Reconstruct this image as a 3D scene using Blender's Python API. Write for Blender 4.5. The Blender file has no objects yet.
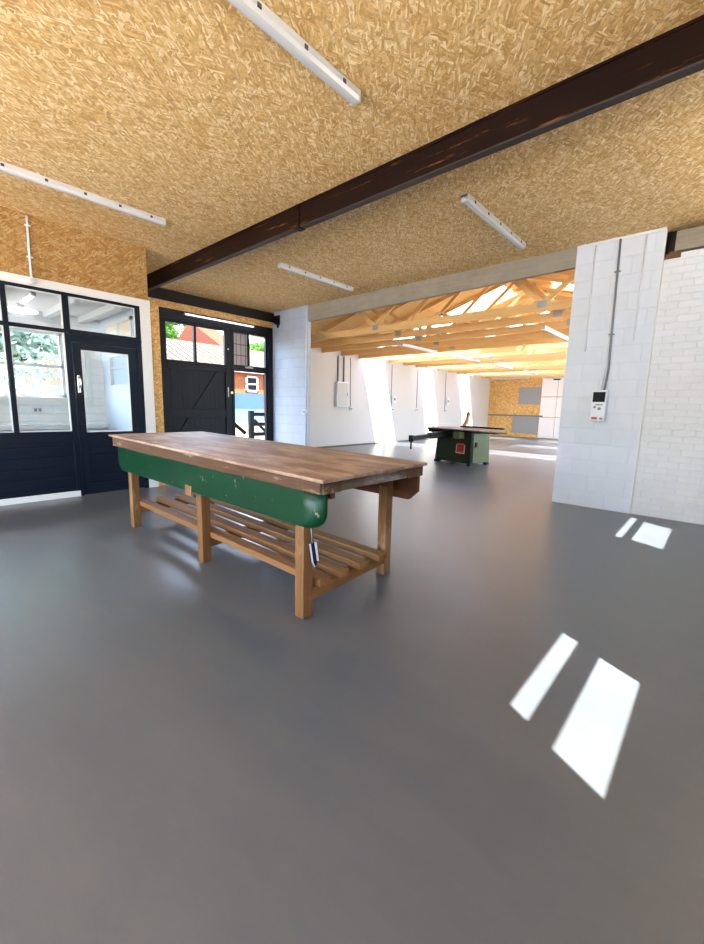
import bpy, bmesh, math, random
from mathutils import Vector, Matrix
random.seed(7)
SC = bpy.context.scene
COL = SC.collection
R = math.radians

# ---------------------------------------------------------------- node helpers
class NT:
    def __init__(s, name):
        s.m = bpy.data.materials.new(name); s.m.use_nodes = True
        s.t = s.m.node_tree; s.t.nodes.clear()
        s.out = s.t.nodes.new('ShaderNodeOutputMaterial')
    def n(s, typ, ins=None, **kw):
        d = s.t.nodes.new('ShaderNode' + typ)
        for k, v in kw.items(): setattr(d, k, v)
        if ins:
            for k, v in ins.items(): s.set(d.inputs[k], v)
        return d
    def set(s, sock, v):
        if isinstance(v, bpy.types.NodeSocket): s.t.links.new(v, sock)
        else:
            if hasattr(sock.default_value, '__len__') and len(sock.default_value) == 4 and hasattr(v, '__len__') and len(v) == 3:
                v = (*v, 1)
            sock.default_value = v
    def math(s, op, a, b=0.0, c=None):
        d = s.t.nodes.new('ShaderNodeMath'); d.operation = op
        s.set(d.inputs[0], a); s.set(d.inputs[1], b)
        if c is not None: s.set(d.inputs[2], c)
        return d.outputs[0]
    def mix(s, f, a, b, mode='MIX'):
        d = s.t.nodes.new('ShaderNodeMix'); d.data_type = 'RGBA'; d.blend_type = mode
        s.set(d.inputs[0], f); s.set(d.inputs[6], a); s.set(d.inputs[7], b)
        return d.outputs[2]
    def ramp(s, f, stops):
        d = s.t.nodes.new('ShaderNodeValToRGB'); s.set(d.inputs[0], f)
        e = d.color_ramp.elements
        while len(e) < len(stops): e.new(0.5)
        for i, (p, c) in enumerate(stops):
            e[i].position = p; e[i].color = (*c, 1) if len(c) == 3 else c
        return d.outputs[0]
    def coord(s): return s.n('TexCoord').outputs['Object']
    def swiz(s, v, axes):
        sp = s.n('SeparateXYZ', {0: v}); cb = s.n('CombineXYZ')
        for i, a in enumerate(axes):
            s.t.links.new(sp.outputs['xyz'.index(a)], cb.inputs[i])
        return cb.outputs[0]
    def noise(s, v, scale, detail=4, rough=.55, dim='3D', dist=0.0):
        d = s.n('TexNoise', {'Vector': v, 'Scale': scale, 'Detail': detail, 'Roughness': rough, 'Distortion': dist}, noise_dimensions=dim)
        return d.outputs['Fac']
    def map(s, v, loc=(0,0,0), rot=(0,0,0), sc=(1,1,1)):
        return s.n('Mapping', {'Vector': v, 'Location': loc, 'Rotation': rot, 'Scale': sc}).outputs[0]
    def bsdf(s, color, rough=.6, spec=.5, metal=0.0, normal=None, **kw):
        b = s.n('BsdfPrincipled', {'Base Color': color, 'Roughness': rough, 'Specular IOR Level': spec, 'Metallic': metal})
        if normal is not None: s.set(b.inputs['Normal'], normal)
        for k, v in kw.items(): s.set(b.inputs[k], v)
        s.t.links.new(b.outputs[0], s.out.inputs[0]); return b
    def bump(s, h, strength=.3, dist=.01):
        return s.n('Bump', {'Height': h, 'Strength': strength, 'Distance': dist}).outputs[0]

def lin(r, g=None, b=None):
    if g is None: r, g, b = r
    f = lambda c: (c/255/12.92) if c/255 <= .04045 else ((c/255+.055)/1.055)**2.4
    return (f(r), f(g), f(b))

def m_plain(name, srgb, rough=.6, spec=.4, metal=0.0, var=.08, scale=6, bump=.0):
    t = NT(name); c = lin(srgb); v = t.coord()
    n = t.noise(v, scale, 5)
    dark = tuple(x*(1-var) for x in c); light = tuple(min(1, x*(1+var)) for x in c)
    col = t.mix(n, dark, light)
    nb = t.bump(t.noise(v, scale*12, 3), bump, .004) if bump else None
    t.bsdf(col, rough, spec, metal, nb); return t.m

def m_osb(name, axes, tint=(1, 1, 1), fl=1.0):
    t = NT(name); v = t.swiz(t.coord(), axes)
    wob = t.n('TexNoise', {'Vector': v, 'Scale': 9.0, 'Detail': 2.0}, noise_dimensions='2D').outputs['Color']
    sub = t.n('VectorMath', {0: wob, 1: (.5, .5, .5)}, operation='SUBTRACT').outputs[0]
    scl = t.n('VectorMath', {0: sub, 3: .035}, operation='SCALE').outputs[0]
    v2 = t.n('VectorMath', {0: v, 1: scl}, operation='ADD').outputs[0]
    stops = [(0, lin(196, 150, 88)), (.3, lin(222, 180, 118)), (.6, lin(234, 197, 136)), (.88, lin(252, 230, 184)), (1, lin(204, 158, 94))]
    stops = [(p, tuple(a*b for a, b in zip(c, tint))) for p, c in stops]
    col = None; hgt = None
    angs = [10, 75, 130, 40, 160, 100, 25, 145]
    for i, a in enumerate(angs):
        mp = t.map(t.map(v2, (3.1*i, 1.7*i, 0), (0, 0, R(a))), (0, 0, 0), (0, 0, 0), ((7, 9, 12, 8, 10, 14, 11, 15, 4.5)[i]/fl, (24, 32, 46, 30, 40, 62, 70, 84, 15)[i]/fl, 1))
        vo = t.n('TexVoronoi', {'Vector': mp, 'Scale': 1.0, 'Randomness': 1.0}, voronoi_dimensions='2D', feature='F1')
        sp = t.n('SeparateColor', {0: vo.outputs['Color']})
        ci = t.ramp(sp.outputs[0], stops)
        edge = t.math('SMOOTHSTEP', vo.outputs['Distance'], .35, .75) if False else t.n('MapRange', {0: vo.outputs['Distance'], 1: .35, 2: .85, 3: 0.0, 4: .30}).outputs[0]
        ci = t.mix(edge, ci, tuple(a*b for a, b in zip(lin(158, 110, 58), tint)))
        if col is None: col, hgt = ci, sp.outputs[2]
        else:
            msk = t.math('GREATER_THAN', sp.outputs[1], .9 if i == 8 else .55)
            keep = t.math('LESS_THAN', vo.outputs['Distance'], .60)
            rim_shadow = t.n('MapRange', {0: vo.outputs['Distance'], 1: .40, 2: .60, 3: 0.0, 4: .36}).outputs[0]  # dark rim paints the small shadow beside each raised flake
            ci = t.mix(rim_shadow, ci, tuple(a*b for a, b in zip(lin(140, 92, 44), tint)))
            msk = t.math('MULTIPLY', msk, keep)
            col = t.mix(msk, col, ci)
            hgt = t.mix(msk, hgt, sp.outputs[2])
    grain = t.noise(t.map(t.map(v, (0, 0, 0), (0, 0, R(25))), (0, 0, 0), (0, 0, 0), (60, 160, 1)), 1.0, 2, .5, '2D')
    col = t.mix(.18, col, t.ramp(grain, [(.3, tuple(.75*x for x in tint)), (.7, (1, 1, 1))]), 'MULTIPLY')
    t.bsdf(col, .62, .25, 0, t.bump(hgt, .25, .003)); return t.m

def m_wood(name, base, axis='y', var=.35, rough=.6, wear=None, wear_amt=.5, ring=7.0):
    t = NT(name); v = t.coord(); c = lin(base)
    sc = {'x': (.6, 14, 14), 'y': (14, .6, 14), 'z': (14, 14, .6)}[axis]
    mv = t.map(v, (1.3, .7, .2), (0, 0, 0), sc)
    n = t.noise(mv, ring/4, 6, .65, dist=.8)
    fine = t.noise(t.map(v, (0, 0, 0), (0, 0, 0), tuple(x*6 for x in sc)), 1.0, 3)
    f = t.math('ADD', t.math('MULTIPLY', n, .7), t.math('MULTIPLY', fine, .3))
    col = t.ramp(f, [(.25, tuple(x*(1-var) for x in c)), (.5, c), (.75, tuple(min(1, x*(1+var*.8)) for x in c))])
    if wear:
        blot = t.noise(t.map(v, (5, 2, 1), (0, 0, 0), tuple(1.3*min(x, 2.0) for x in sc)), 2.2, 8, .68)
        msk = t.ramp(blot, [(.62-wear_amt*.22, (0, 0, 0)), (.70-wear_amt*.12, (1, 1, 1))])
        col = t.mix(msk, col, lin(wear))
    t.bsdf(col, rough, .3, 0, t.bump(f, .25, .003)); return t.m

def m_block(name, srgb, axes, bw, bh, mortar=.012, strength=.5, dark=.8, patch=None):
    t = NT(name); v = t.swiz(t.coord(), axes); c = lin(srgb)
    wob = t.noise(v, 14, 3)
    vd = t.n('VectorMath', {0: v, 1: t.n('CombineXYZ', {0: t.math('MULTIPLY', t.math('SUBTRACT', wob, .5), .012), 1: t.math('MULTIPLY', t.math('SUBTRACT', t.noise(v, 11, 2), .5), .012)}).outputs[0]}, operation='ADD').outputs[0]
    b = t.n('TexBrick', {'Vector': vd, 'Color1': (1, 1, 1), 'Color2': (.955, .955, .955), 'Mortar': (dark, dark, dark), 'Scale': 1.0,
                         'Mortar Size': mortar, 'Mortar Smooth': .6, 'Brick Width': bw, 'Row Height': bh}, offset=.5)
    dirt = t.ramp(t.noise(v, 2.2, 7, .7), [(.3, (.93, .93, .93)), (.6, (1, 1, 1))])
    col = t.mix(1.0, t.mix(1.0, c, b.outputs['Color'], 'MULTIPLY'), dirt, 'MULTIPLY')
    hh = t.math('ADD', t.math('MULTIPLY', b.outputs['Fac'], -1.0), t.math('MULTIPLY', t.noise(v, 55, 4), .25))
    t.bsdf(col, .72, .25, 0, t.bump(hh, strength, .006)); return t.m

def m_glass(name, tint=(1, 1, 1), gloss=1.0):
    t = NT(name)
    tr = t.n('BsdfTransparent', {0: tint}); gl = t.n('BsdfGlossy', {'Color': (1, 1, 1), 'Roughness': .01})
    fr = t.n('LayerWeight', {'Blend': .5})
    f = t.math('MULTIPLY', t.math('MULTIPLY_ADD', t.math('POWER', fr.outputs['Facing'], 4.0), .6, .035), gloss)
    mx = t.n('MixShader', {0: f, 1: tr.outputs[0], 2: gl.outputs[0]})
    t.t.links.new(mx.outputs[0], t.out.inputs[0]); return t.m

def m_floor():
    t = NT('grey_painted_concrete'); v = t.coord()
    big = t.noise(v, .55, 6, .6); mid = t.noise(v, 3.5, 8, .7); fin = t.noise(v, 60, 3)
    f = t.math('ADD', t.math('MULTIPLY', big, .55), t.math('MULTIPLY', mid, .45))
    col = t.ramp(f, [(.3, lin(78, 83, 88)), (.5, lin(83, 88, 93)), (.7, lin(89, 93, 97))])
    # hairline joints between the pours, and dusty scuffs in the middle of the floor
    br = t.n('TexBrick', {'Vector': t.map(v, (.35, .8, 0), (0, 0, R(1.2))), 'Color1': (1, 1, 1), 'Color2': (1, 1, 1), 'Mortar': (.86, .86, .86),
                          'Scale': 1.0, 'Mortar Size': .006, 'Mortar Smooth': .8, 'Brick Width': 3.4, 'Row Height': 2.6}, offset=0.0)
    col = t.mix(.35, col, br.outputs['Color'], 'MULTIPLY')
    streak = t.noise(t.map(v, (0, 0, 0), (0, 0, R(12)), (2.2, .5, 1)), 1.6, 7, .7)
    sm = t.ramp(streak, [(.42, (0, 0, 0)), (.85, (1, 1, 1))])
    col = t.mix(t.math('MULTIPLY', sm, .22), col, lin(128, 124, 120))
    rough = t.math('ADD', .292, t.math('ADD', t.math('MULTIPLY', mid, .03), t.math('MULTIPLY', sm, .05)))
    t.bsdf(col, rough, .9, 0, t.bump(t.math('ADD', mid, t.math('MULTIPLY', fin, .25)), .015, .006)); return t.m

def m_green_paint():
    t = NT('worn_green_paint'); v = t.coord()
    n = t.noise(v, 3.0, 4)
    col = t.mix(n, lin(0, 42, 20), lin(2, 56, 28))
    chip = t.noise(t.map(v, (2, 1, 3), (0, 0, 0), (1, 1, .8)), 17, 5, .6)
    m1 = t.ramp(chip, [(.665, (0, 0, 0)), (.685, (1, 1, 1))])
    col = t.mix(m1, col, lin(120, 116, 90))
    worn = t.noise(t.map(v, (7.3, 4, 1), (0, 0, 0), (1, .7, 1.4)), 3.6, 9, .75)
    m2 = t.ramp(worn, [(.60, (0, 0, 0)), (.72, (.75, .75, .75))])
    col = t.mix(m2, col, lin(56, 58, 30))
    t.bsdf(col, .3, .28, 0, t.bump(t.noise(v, 22, 6), .18, .004)); return t.m

def m_concrete(name, base=(176, 166, 150)):
    t = NT(name); v = t.coord(); c = lin(base)
    n = t.noise(v, 4.5, 8, .7); s = t.noise(t.map(v, (0, 0, 0), (0, 0, 0), (5, .8, 9)), 2, 6, .7)
    col = t.ramp(t.math('ADD', t.math('MULTIPLY', n, .5), t.math('MULTIPLY', s, .5)), [(.3, tuple(x*.72 for x in c)), (.52, c), (.72, tuple(min(1, x*1.2) for x in c))])
    t.bsdf(col, .85, .2, 0, t.bump(n, .4, .006)); return t.m

def m_steel_beam():
    t = NT('red_oxide_steel'); v = t.coord()
    n = t.noise(t.map(v, (0, 0, 0), (0, 0, 0), (4, 1, 8)), 2.0, 7, .65)
    col = t.ramp(n, [(.3, lin(17, 7, 4)), (.6, lin(28, 12, 7)), (.8, lin(46, 22, 12))])
    sc = t.noise(t.map(v, (3, 9.3, 0), (0, 0, 0), (6, 1.1, 14)), 1.6, 8, .7)
    col = t.mix(t.ramp(sc, [(.61, (0, 0, 0)), (.68, (.8, .8, .8))]), col, lin(128, 82, 40))
    t.bsdf(col, .5, .12, 0, t.bump(n, .2, .004)); return t.m

def m_boards(name, srgb, axes, width, rough=.55, spec=.2):
    t = NT(name); v = t.swiz(t.coord(), axes); c = lin(srgb)
    sp = t.n('SeparateXYZ', {0: v})
    fr = t.math('FRACT', t.math('DIVIDE', sp.outputs[0], width))
    g = t.math('ABSOLUTE', t.math('SUBTRACT', fr, .5))
    groove = t.n('MapRange', {0: g, 1: .44, 2: .5, 3: 0.0, 4: 1.0}).outputs[0]
    n = t.noise(t.coord(), 7, 5)
    col = t.mix(n, tuple(x*.9 for x in c), tuple(min(1, x*1.1) for x in c))
    col = t.mix(t.math('MULTIPLY', groove, .35), col, tuple(x*.6 for x in c))
    t.bsdf(col, rough, spec, 0, t.bump(t.math('MULTIPLY', groove, -1.0), .8, .006)); return t.m

def m_leaf(name, a, b):
    t = NT(name); v = t.coord()
    col = t.mix(t.noise(v, 1.7, 5), lin(a), lin(b))
    bs = t.bsdf(col, .6, .25)
    tl = t.n('BsdfTranslucent', {0: col}); mx = t.n('MixShader', {0: .35, 1: bs.outputs[0], 2: tl.outputs[0]})
    t.t.links.new(mx.outputs[0], t.out.inputs[0]); return t.m

def m_emit_tube(name, c, s):
    t = NT(name); v = t.coord(); n = t.noise(v, 3, 2)
    b = t.bsdf(t.mix(n, lin(c), lin(c)), .4, .4)
    t.set(b.inputs['Emission Color'], (.93, .96, 1, 1)); b.inputs['Emission Strength'].default_value = s
    return t.m

M = {}
M['osb_ceiling'] = m_osb('osb_ceiling', 'xyz', (1, .99, .95), 1.1)
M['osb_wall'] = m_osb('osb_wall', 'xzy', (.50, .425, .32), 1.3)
M['osb_back'] = m_osb('osb_back', 'yzx', (.95, .84, .64), 1.6)
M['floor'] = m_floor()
M['white_trim'] = m_plain('white_painted_wood', (214, 214, 213), .45, .4, var=.03)
M['white_wall'] = m_plain('white_painted_wall', (208, 203, 196), .8, .2, var=.025, scale=1.2, bump=.05)
M['ply_white'] = m_plain('white_plaster', (228, 226, 222), .75, .2, var=.03, scale=2)
M['navy'] = m_plain('navy_gloss_paint', (9, 18, 31), .38, .22, var=.12)
M['navy_boards'] = m_boards('navy_boarding', (9, 17, 30), 'zxy', .145, .42)
M['navy_door'] = m_boards('navy_door_boarding', (9, 17, 30), 'zxy', .29, .42)
M['black_door'] = m_plain('charcoal_door_paint', (27, 30, 36), .5, .22, var=.12)
M['black_boards'] = m_boards('charcoal_door_boards', (30, 34, 41), 'xzy', .125, .5)
M['black'] = m_plain('matt_black', (12, 13, 16), .55, .25, var=.1)
M['block'] = m_block('white_painted_block', (208, 214, 223), 'yzx', .45, .225, .009, .35, .93)
M['brick'] = m_block('white_painted_brick', (214, 217, 220), 'yzx', .235, .083, .007, .55, .95)
M['pier'] = m_block('grey_white_block', (182, 192, 207), 'yzx', .45, .225, .011, .5, .86)
M['concrete'] = m_concrete('bare_concrete_lintel', (146, 137, 122))
M['concrete_dark'] = m_concrete('dusty_concrete', (150, 140, 126))
M['rough_hole'] = m_concrete('crumbled_brick', (120, 84, 54))
M['steel'] = m_steel_beam()
M['flange'] = m_plain('lit_flange', (58, 48, 43), .5, .2, var=.15)  # lighter grey stands in for light on the beam's bottom flange
M['dark_timber'] = m_wood('dark_stained_timber', (24, 13, 9), 'x', .3, .6)
M['osb_strip'] = m_osb('osb_strip', 'xzy', (.95, .85, .68), .9)
M['pine'] = m_wood('new_pine', (224, 180, 116), 'y', .22, .6)
M['pine_x'] = m_wood('new_pine_along', (224, 180, 116), 'x', .22, .6)
M['deck'] = m_wood('roof_boarding', (220, 176, 112), 'x', .25, .65)
M['galv'] = m_plain('galvanised_steel', (166, 170, 174), .42, .5, .7, var=.15, scale=30)
M['glass'] = m_glass('clear_glass', (.97, .985, .985), .3)
M['glass_roof'] = m_glass('rooflight_glass', (.93, .95, .95), .7)
def m_wired():
    t = NT('wired_obscure_glass'); v = t.coord(); sp = t.n('SeparateXYZ', {0: v})
    def line(o, w, th):
        g = t.math('ABSOLUTE', t.math('SUBTRACT', t.math('FRACT', t.math('DIVIDE', o, w)), .5))
        return t.math('GREATER_THAN', g, .5-th)
    l = t.math('MAXIMUM', line(sp.outputs[0], .125, .06), line(sp.outputs[2], .25, .035))
    col = t.mix(l, lin(150, 142, 138), lin(70, 66, 64))
    b = t.bsdf(col, .35, .5); tl = t.n('BsdfTranslucent', {0: col})
    mx = t.n('MixShader', {0: .55, 1: b.outputs[0], 2: tl.outputs[0]})
    t.t.links.new(mx.outputs[0], t.out.inputs[0]); return t.m
M['wired'] = m_wired()
M['fitting'] = m_plain('white_batten_housing', (196, 195, 190), .4, .4, var=.03)
def m_diffuser():
    t = NT('prismatic_diffuser'); v = t.coord()
    col = t.mix(t.noise(v, 5, 3), lin(196, 195, 192), lin(208, 207, 204))
    b = t.bsdf(col, .22, .5); t.set(b.inputs['Transmission Weight'], 0.0)
    return t.m
M['diffuser'] = m_diffuser()
M['tube_on'] = m_emit_tube('lit_tube', (240, 242, 245), .5)
M['tube_office'] = m_emit_tube('lit_office_tube', (240, 242, 245), .45)
M['clip'] = m_plain('dark_clip', (70, 62, 54), .5, .4)
M['plastic_white'] = m_plain('white_plastic', (216, 219, 223), .4, .45, var=.03)
M['plastic_grey'] = m_plain('grey_plastic', (118, 120, 122), .45, .4)
M['screen'] = m_plain('smoked_cover', (10, 12, 16), .5, .12)
M['red'] = m_plain('red_plastic', (150, 30, 28), .4, .45)
M['chrome'] = m_plain('polished_chrome', (226, 228, 230), .18, .5, .95, var=.03)
M['brass'] = m_plain('brass', (206, 160, 104), .3, .5, .8)
M['bench_top'] = m_wood('worn_bench_top', (128, 98, 78), 'y', .3, .5, (176, 152, 130), .85)
M['bench_edge'] = m_wood('peeling_painted_edge', (86, 58, 38), 'y', .5, .75, (160, 142, 120), .3)
M['bench_end'] = m_wood('peeling_end_rail', (92, 72, 56), 'x', .45, .75, (160, 152, 140), .72)
M['bench_leg'] = m_wood('bench_leg_pine', (118, 80, 44), 'z', .42, .6, (150, 116, 82), .45)
M['bench_slat'] = m_wood('bench_slat_pine', (132, 92, 54), 'y', .36, .6)
M['bench_rail'] = m_wood('bench_rail_pine', (130, 90, 50), 'x', .36, .6)
M['bench_dark'] = m_wood('bench_brown_board', (84, 46, 24), 'y', .3, .6)
M['green'] = m_green_paint()
M['saw_green'] = m_plain('machine_green', (30, 36, 18), .45, .2, var=.2, scale=3)
M['saw_pale'] = m_plain('machine_lit_pale_green', (92, 96, 62), .5, .2, var=.18, scale=4)  # paler copy of the green paints light on the cabinet side; control box too
M['saw_iron'] = m_plain('cast_iron', (120, 96, 84), .35, .5, .35, var=.25, scale=8)
M['saw_dark'] = m_plain('dark_machine_iron', (18, 20, 18), .45, .25, .0, var=.2)
M['guard_wood'] = m_wood('guard_beech', (196, 160, 130), 'z', .2, .55)
M['badge_red'] = m_plain('badge_red', (176, 52, 36), .45, .4)
M['badge_cream'] = m_plain('badge_cream', (214, 176, 150), .45, .4)
M['badge_black'] = m_plain('badge_black', (34, 20, 18), .45, .4)
M['tag_navy'] = m_plain('tag_navy', (26, 32, 62), .5, .3)
M['tag_white'] = m_plain('tag_white', (226, 226, 230), .6, .3)
M['grey_panel'] = m_plain('grey_board', (150, 150, 148), .6, .3, var=.05)
M['shutter'] = m_plain('white_panel_door', (236, 232, 226), .55, .3, var=.02)
M['yard'] = m_concrete('pale_yard_concrete', (104, 98, 84))
M['orange_brick'] = m_block('orange_brick', (128, 74, 40), 'xzy', .225, .075, .01, .4, 1.25)
M['blue_paint'] = m_plain('blue_wall_paint', (48, 73, 98), .6, .3, var=.06)
M['pale_blue_paint'] = m_plain('pale_blue_wall_paint', (82, 110, 126), .6, .3, var=.05)
def m_ribbed():
    t = NT('ribbed_roof_sheet'); v = t.coord(); sp = t.n('SeparateXYZ', {0: v})
    g = t.math('SINE', t.math('MULTIPLY', sp.outputs[0], 2*math.pi/.28))
    col = t.mix(t.math('GREATER_THAN', g, .55), lin(80, 75, 66), lin(42, 38, 33))
    t.bsdf(col, 1.0, 0.0); return t.m
M['ribbed'] = m_ribbed()
M['red_brick'] = m_block('red_brick', (118, 62, 50), 'xzy', .225, .075, .012, .3, 1.15)
M['roof_tile'] = m_plain('roof_tiles', (96, 56, 44), 1.0, .0, var=.2, scale=9)
M['leaf_green'] = m_leaf('leaf_green', (58, 96, 34), (96, 132, 52))
M['leaf_pale'] = m_leaf('leaf_pale', (128, 156, 140), (170, 188, 178))
M['bark'] = m_plain('bark', (92, 76, 60), .9, .2, var=.3, scale=12)
M['beige'] = m_plain('beige_blind', (222, 208, 182), .7, .2, var=.04)
M['frosted'] = m_leaf('frosted_pale_glass', (190, 212, 228), (206, 222, 234))
M['shiplap'] = m_boards('white_shiplap', (226, 226, 226), 'zxy', .14, .6)
M['bluewhite'] = m_plain('cool_white_wall', (206, 216, 228), .7, .3, var=.03)

# ---------------------------------------------------------------- mesh helpers
class MB:
    def __init__(s): s.bm = bmesh.new()
    def box(s, a, b, bev=0.0, mat=None):
        lo = [min(p, q) for p, q in zip(a, b)]; hi = [max(p, q) for p, q in zip(a, b)]
        vs = [s.bm.verts.new((hi[0] if i & 1 else lo[0], hi[1] if i & 2 else lo[1], hi[2] if i & 4 else lo[2])) for i in range(8)]
        fs = [(0, 2, 3, 1), (4, 5, 7, 6), (0, 1, 5, 4), (2, 6, 7, 3), (0, 4, 6, 2), (1, 3, 7, 5)]
        fc = [s.bm.faces.new([vs[i] for i in f]) for f in fs]
        if bev:
            es = list({e for f in fc for e in f.edges})
            g = bmesh.ops.bevel(s.bm, geom=es, offset=bev, segments=2, profile=.5, affect='EDGES')
            vs = list({v for f in g['faces'] for v in f.verts} | {v for v in vs if v.is_valid})
        if mat is not None:
            bmesh.ops.transform(s.bm, matrix=mat, verts=[v for v in vs if v.is_valid])
        return s
    def bar(s, p, q, w, h, up=(0, 0, 1), bev=0.0):
        """rectangular bar from p to q, width w (sideways), height h (along up)"""
        p, q, up = Vector(p), Vector(q), Vector(up)
        d = q-p; L = d.length; d.normalize()
        x = d; y = up.cross(x); y.normalize(); z = x.cross(y)
        m = Matrix(((x.x, y.x, z.x, p.x), (x.y, y.y, z.y, p.y), (x.z, y.z, z.z, p.z), (0, 0, 0, 1)))
        return s.box((0, -w/2, -h/2), (L, w/2, h/2), bev, m)
    def cyl(s, p, q, r, r2=None, seg=16, caps=True):
        p, q = Vector(p), Vector(q); r2 = r if r2 is None else r2
        d = (q-p).normalized(); a = Vector((0, 0, 1)) if abs(d.z) < .9 else Vector((1, 0, 0))
        x = d.cross(a).normalized(); y = d.cross(x)
        A = []; B = []
        for i in range(seg):
            t = 2*math.pi*i/seg; o = x*math.cos(t)+y*math.sin(t)
            A.append(s.bm.verts.new(p+o*r)); B.append(s.bm.verts.new(q+o*r2))
        for i in range(seg):
            j = (i+1) % seg; f = s.bm.faces.new((A[i], A[j], B[j], B[i])); f.smooth = True
        if caps:
            s.bm.faces.new(A[::-1]); s.bm.faces.new(B)
        return s
    def tube(s, pts, r, seg=10):
        pts = [Vector(p) for p in pts]; rings = []
        for i, p in enumerate(pts):
            d = (pts[min(i+1, len(pts)-1)]-pts[max(i-1, 0)]).normalized()
            a = Vector((0, 0, 1)) if abs(d.z) < .9 else Vector((1, 0, 0))
            x = d.cross(a).normalized(); y = d.cross(x)
            if rings and False: pass
            rings.append([s.bm.verts.new(p+(x*math.cos(2*math.pi*k/seg)+y*math.sin(2*math.pi*k/seg))*r) for k in range(seg)])
        for A, B in zip(rings, rings[1:]):
            best = min(range(seg), key=lambda o: sum((A[k].co-B[(k+o) % seg].co).length for k in range(seg)))
            for k in range(seg):
                f = s.bm.faces.new((A[k], A[(k+1) % seg], B[(k+1+best) % seg], B[(k+best) % seg])); f.smooth = True
        s.bm.faces.new(rings[0][::-1]); s.bm.faces.new(rings[-1]); return s
    def prism(s, poly, axis, a, b, bev=0.0):
        """poly: 2D points in the other two axes (in xyz order); extruded along axis from a to b"""
        def P(u, v, w):
            return {'x': (w, u, v), 'y': (u, w, v), 'z': (u, v, w)}[axis]
        A = [s.bm.verts.new(P(u, v, a)) for u, v in poly]; B = [s.bm.verts.new(P(u, v, b)) for u, v in poly]
        n = len(poly); fc = []
        for i in range(n):
            j = (i+1) % n; fc.append(s.bm.faces.new((A[i], A[j], B[j], B[i])))
        fc.append(s.bm.faces.new(A[::-1])); fc.append(s.bm.faces.new(B))
        if bev:
            bmesh.ops.bevel(s.bm, geom=list({e for f in fc[-2:] for e in f.edges}), offset=bev, segments=2, profile=.5, affect='EDGES')
        return s
    def hexa(s, pts):
        vs = [s.bm.verts.new(p) for p in pts]
        for f in [(0, 3, 2, 1), (4, 5, 6, 7), (0, 1, 5, 4), (1, 2, 6, 5), (2, 3, 7, 6), (3, 0, 4, 7)]:
            s.bm.faces.new([vs[i] for i in f])
        return s
    def ring(s, c, R0, r, axis='z', seg=32, sub=8):
        V = []
        for i in range(seg):
            t = 2*math.pi*i/seg; row = []
            for k in range(sub):
                p = 2*math.pi*k/sub; rr = R0+r*math.cos(p); h = r*math.sin(p)
                a, b = rr*math.cos(t), rr*math.sin(t)
                o = {'z': (a, b, h), 'y': (a, h, b), 'x': (h, a, b)}[axis]
                row.append(s.bm.verts.new(Vector(c)+Vector(o)))
            V.append(row)
        for i in range(seg):
            for k in range(sub):
                f = s.bm.faces.new((V[i][k], V[(i+1) % seg][k], V[(i+1) % seg][(k+1) % sub], V[i][(k+1) % sub])); f.smooth = True
        return s
    def build(s, name, mat, parent=None, kind=None, world=True):
        bmesh.ops.recalc_face_normals(s.bm, faces=s.bm.faces[:])
        me = bpy.data.meshes.new(name)
        if parent is not None and world:
            off = Vector((0, 0, 0)); p = parent
            while p is not None: off += p.location; p = p.parent
            bmesh.ops.translate(s.bm, verts=s.bm.verts[:], vec=-off)
        s.bm.to_mesh(me); s.bm.free()
        me.materials.append(M[mat] if isinstance(mat, str) else mat)
        o = bpy.data.objects.new(name, me); COL.objects.link(o)
        if parent is not None: o.parent = parent
        if kind: o['kind'] = kind
        return o

def box(a, b, bev=0.0): return MB().box(a, b, bev)
def thing(name, label, cat, loc=(0, 0, 0), group=None, rz=0.0):
    o = bpy.data.objects.new(name, None); COL.objects.link(o); o.location = loc; o.rotation_euler = (0, 0, rz)
    o.empty_display_size = .2
    return tag(o, label, cat, group)
def tag(o, label, cat, group=None, kind=None):
    o['label'] = label; o['category'] = cat
    if group: o['group'] = group
    if kind: o['kind'] = kind
    return o
def struct(o, label, cat='wall'):
    o['kind'] = 'structure'; o['label'] = label; o['category'] = cat; return o
def copy_tree(o, parent=None):
    c = o.copy(); COL.objects.link(c)
    if parent is not None: c.parent = parent
    for ch in list(o.children): copy_tree(ch, c)
    return c

# ---------------------------------------------------------------- camera (fitted)
cam_d = bpy.data.cameras.new('camera'); cam = bpy.data.objects.new('camera', cam_d); COL.objects.link(cam)
F, YAW, PITCH, ROLL = 411.084, R(41.69997), R(8.94346), R(1.34892)
cam_d.sensor_fit = 'HORIZONTAL'; cam_d.sensor_width = 36.0; cam_d.lens = F*36/704
cam_d.clip_start = .05; cam_d.clip_end = 400
fw = Vector((math.cos(YAW)*math.cos(PITCH), math.sin(YAW)*math.cos(PITCH), -math.sin(PITCH)))
rt = Vector((math.sin(YAW), -math.cos(YAW), 0)); up = rt.cross(fw)
r2 = rt*math.cos(ROLL)+up*math.sin(ROLL); u2 = -rt*math.sin(ROLL)+up*math.cos(ROLL)
mm = Matrix((r2, u2, -fw)).transposed().to_4x4(); mm.translation = (0, 0, 1.35)
cam.matrix_world = mm
SC.camera = cam

# ---------------------------------------------------------------- main dimensions
H = 3.63; XO = 6.62; YL = 6.75; YD = 8.65; YW = 9.83; XB = 22.34; XR = -4.5; YN = -1.0
YR2 = -1.1   # right-hand wall of the far workshop
ZC = 3.05    # underside of the truss chords
TAN = .30; YRIDGE = (YW+YR2)/2

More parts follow.
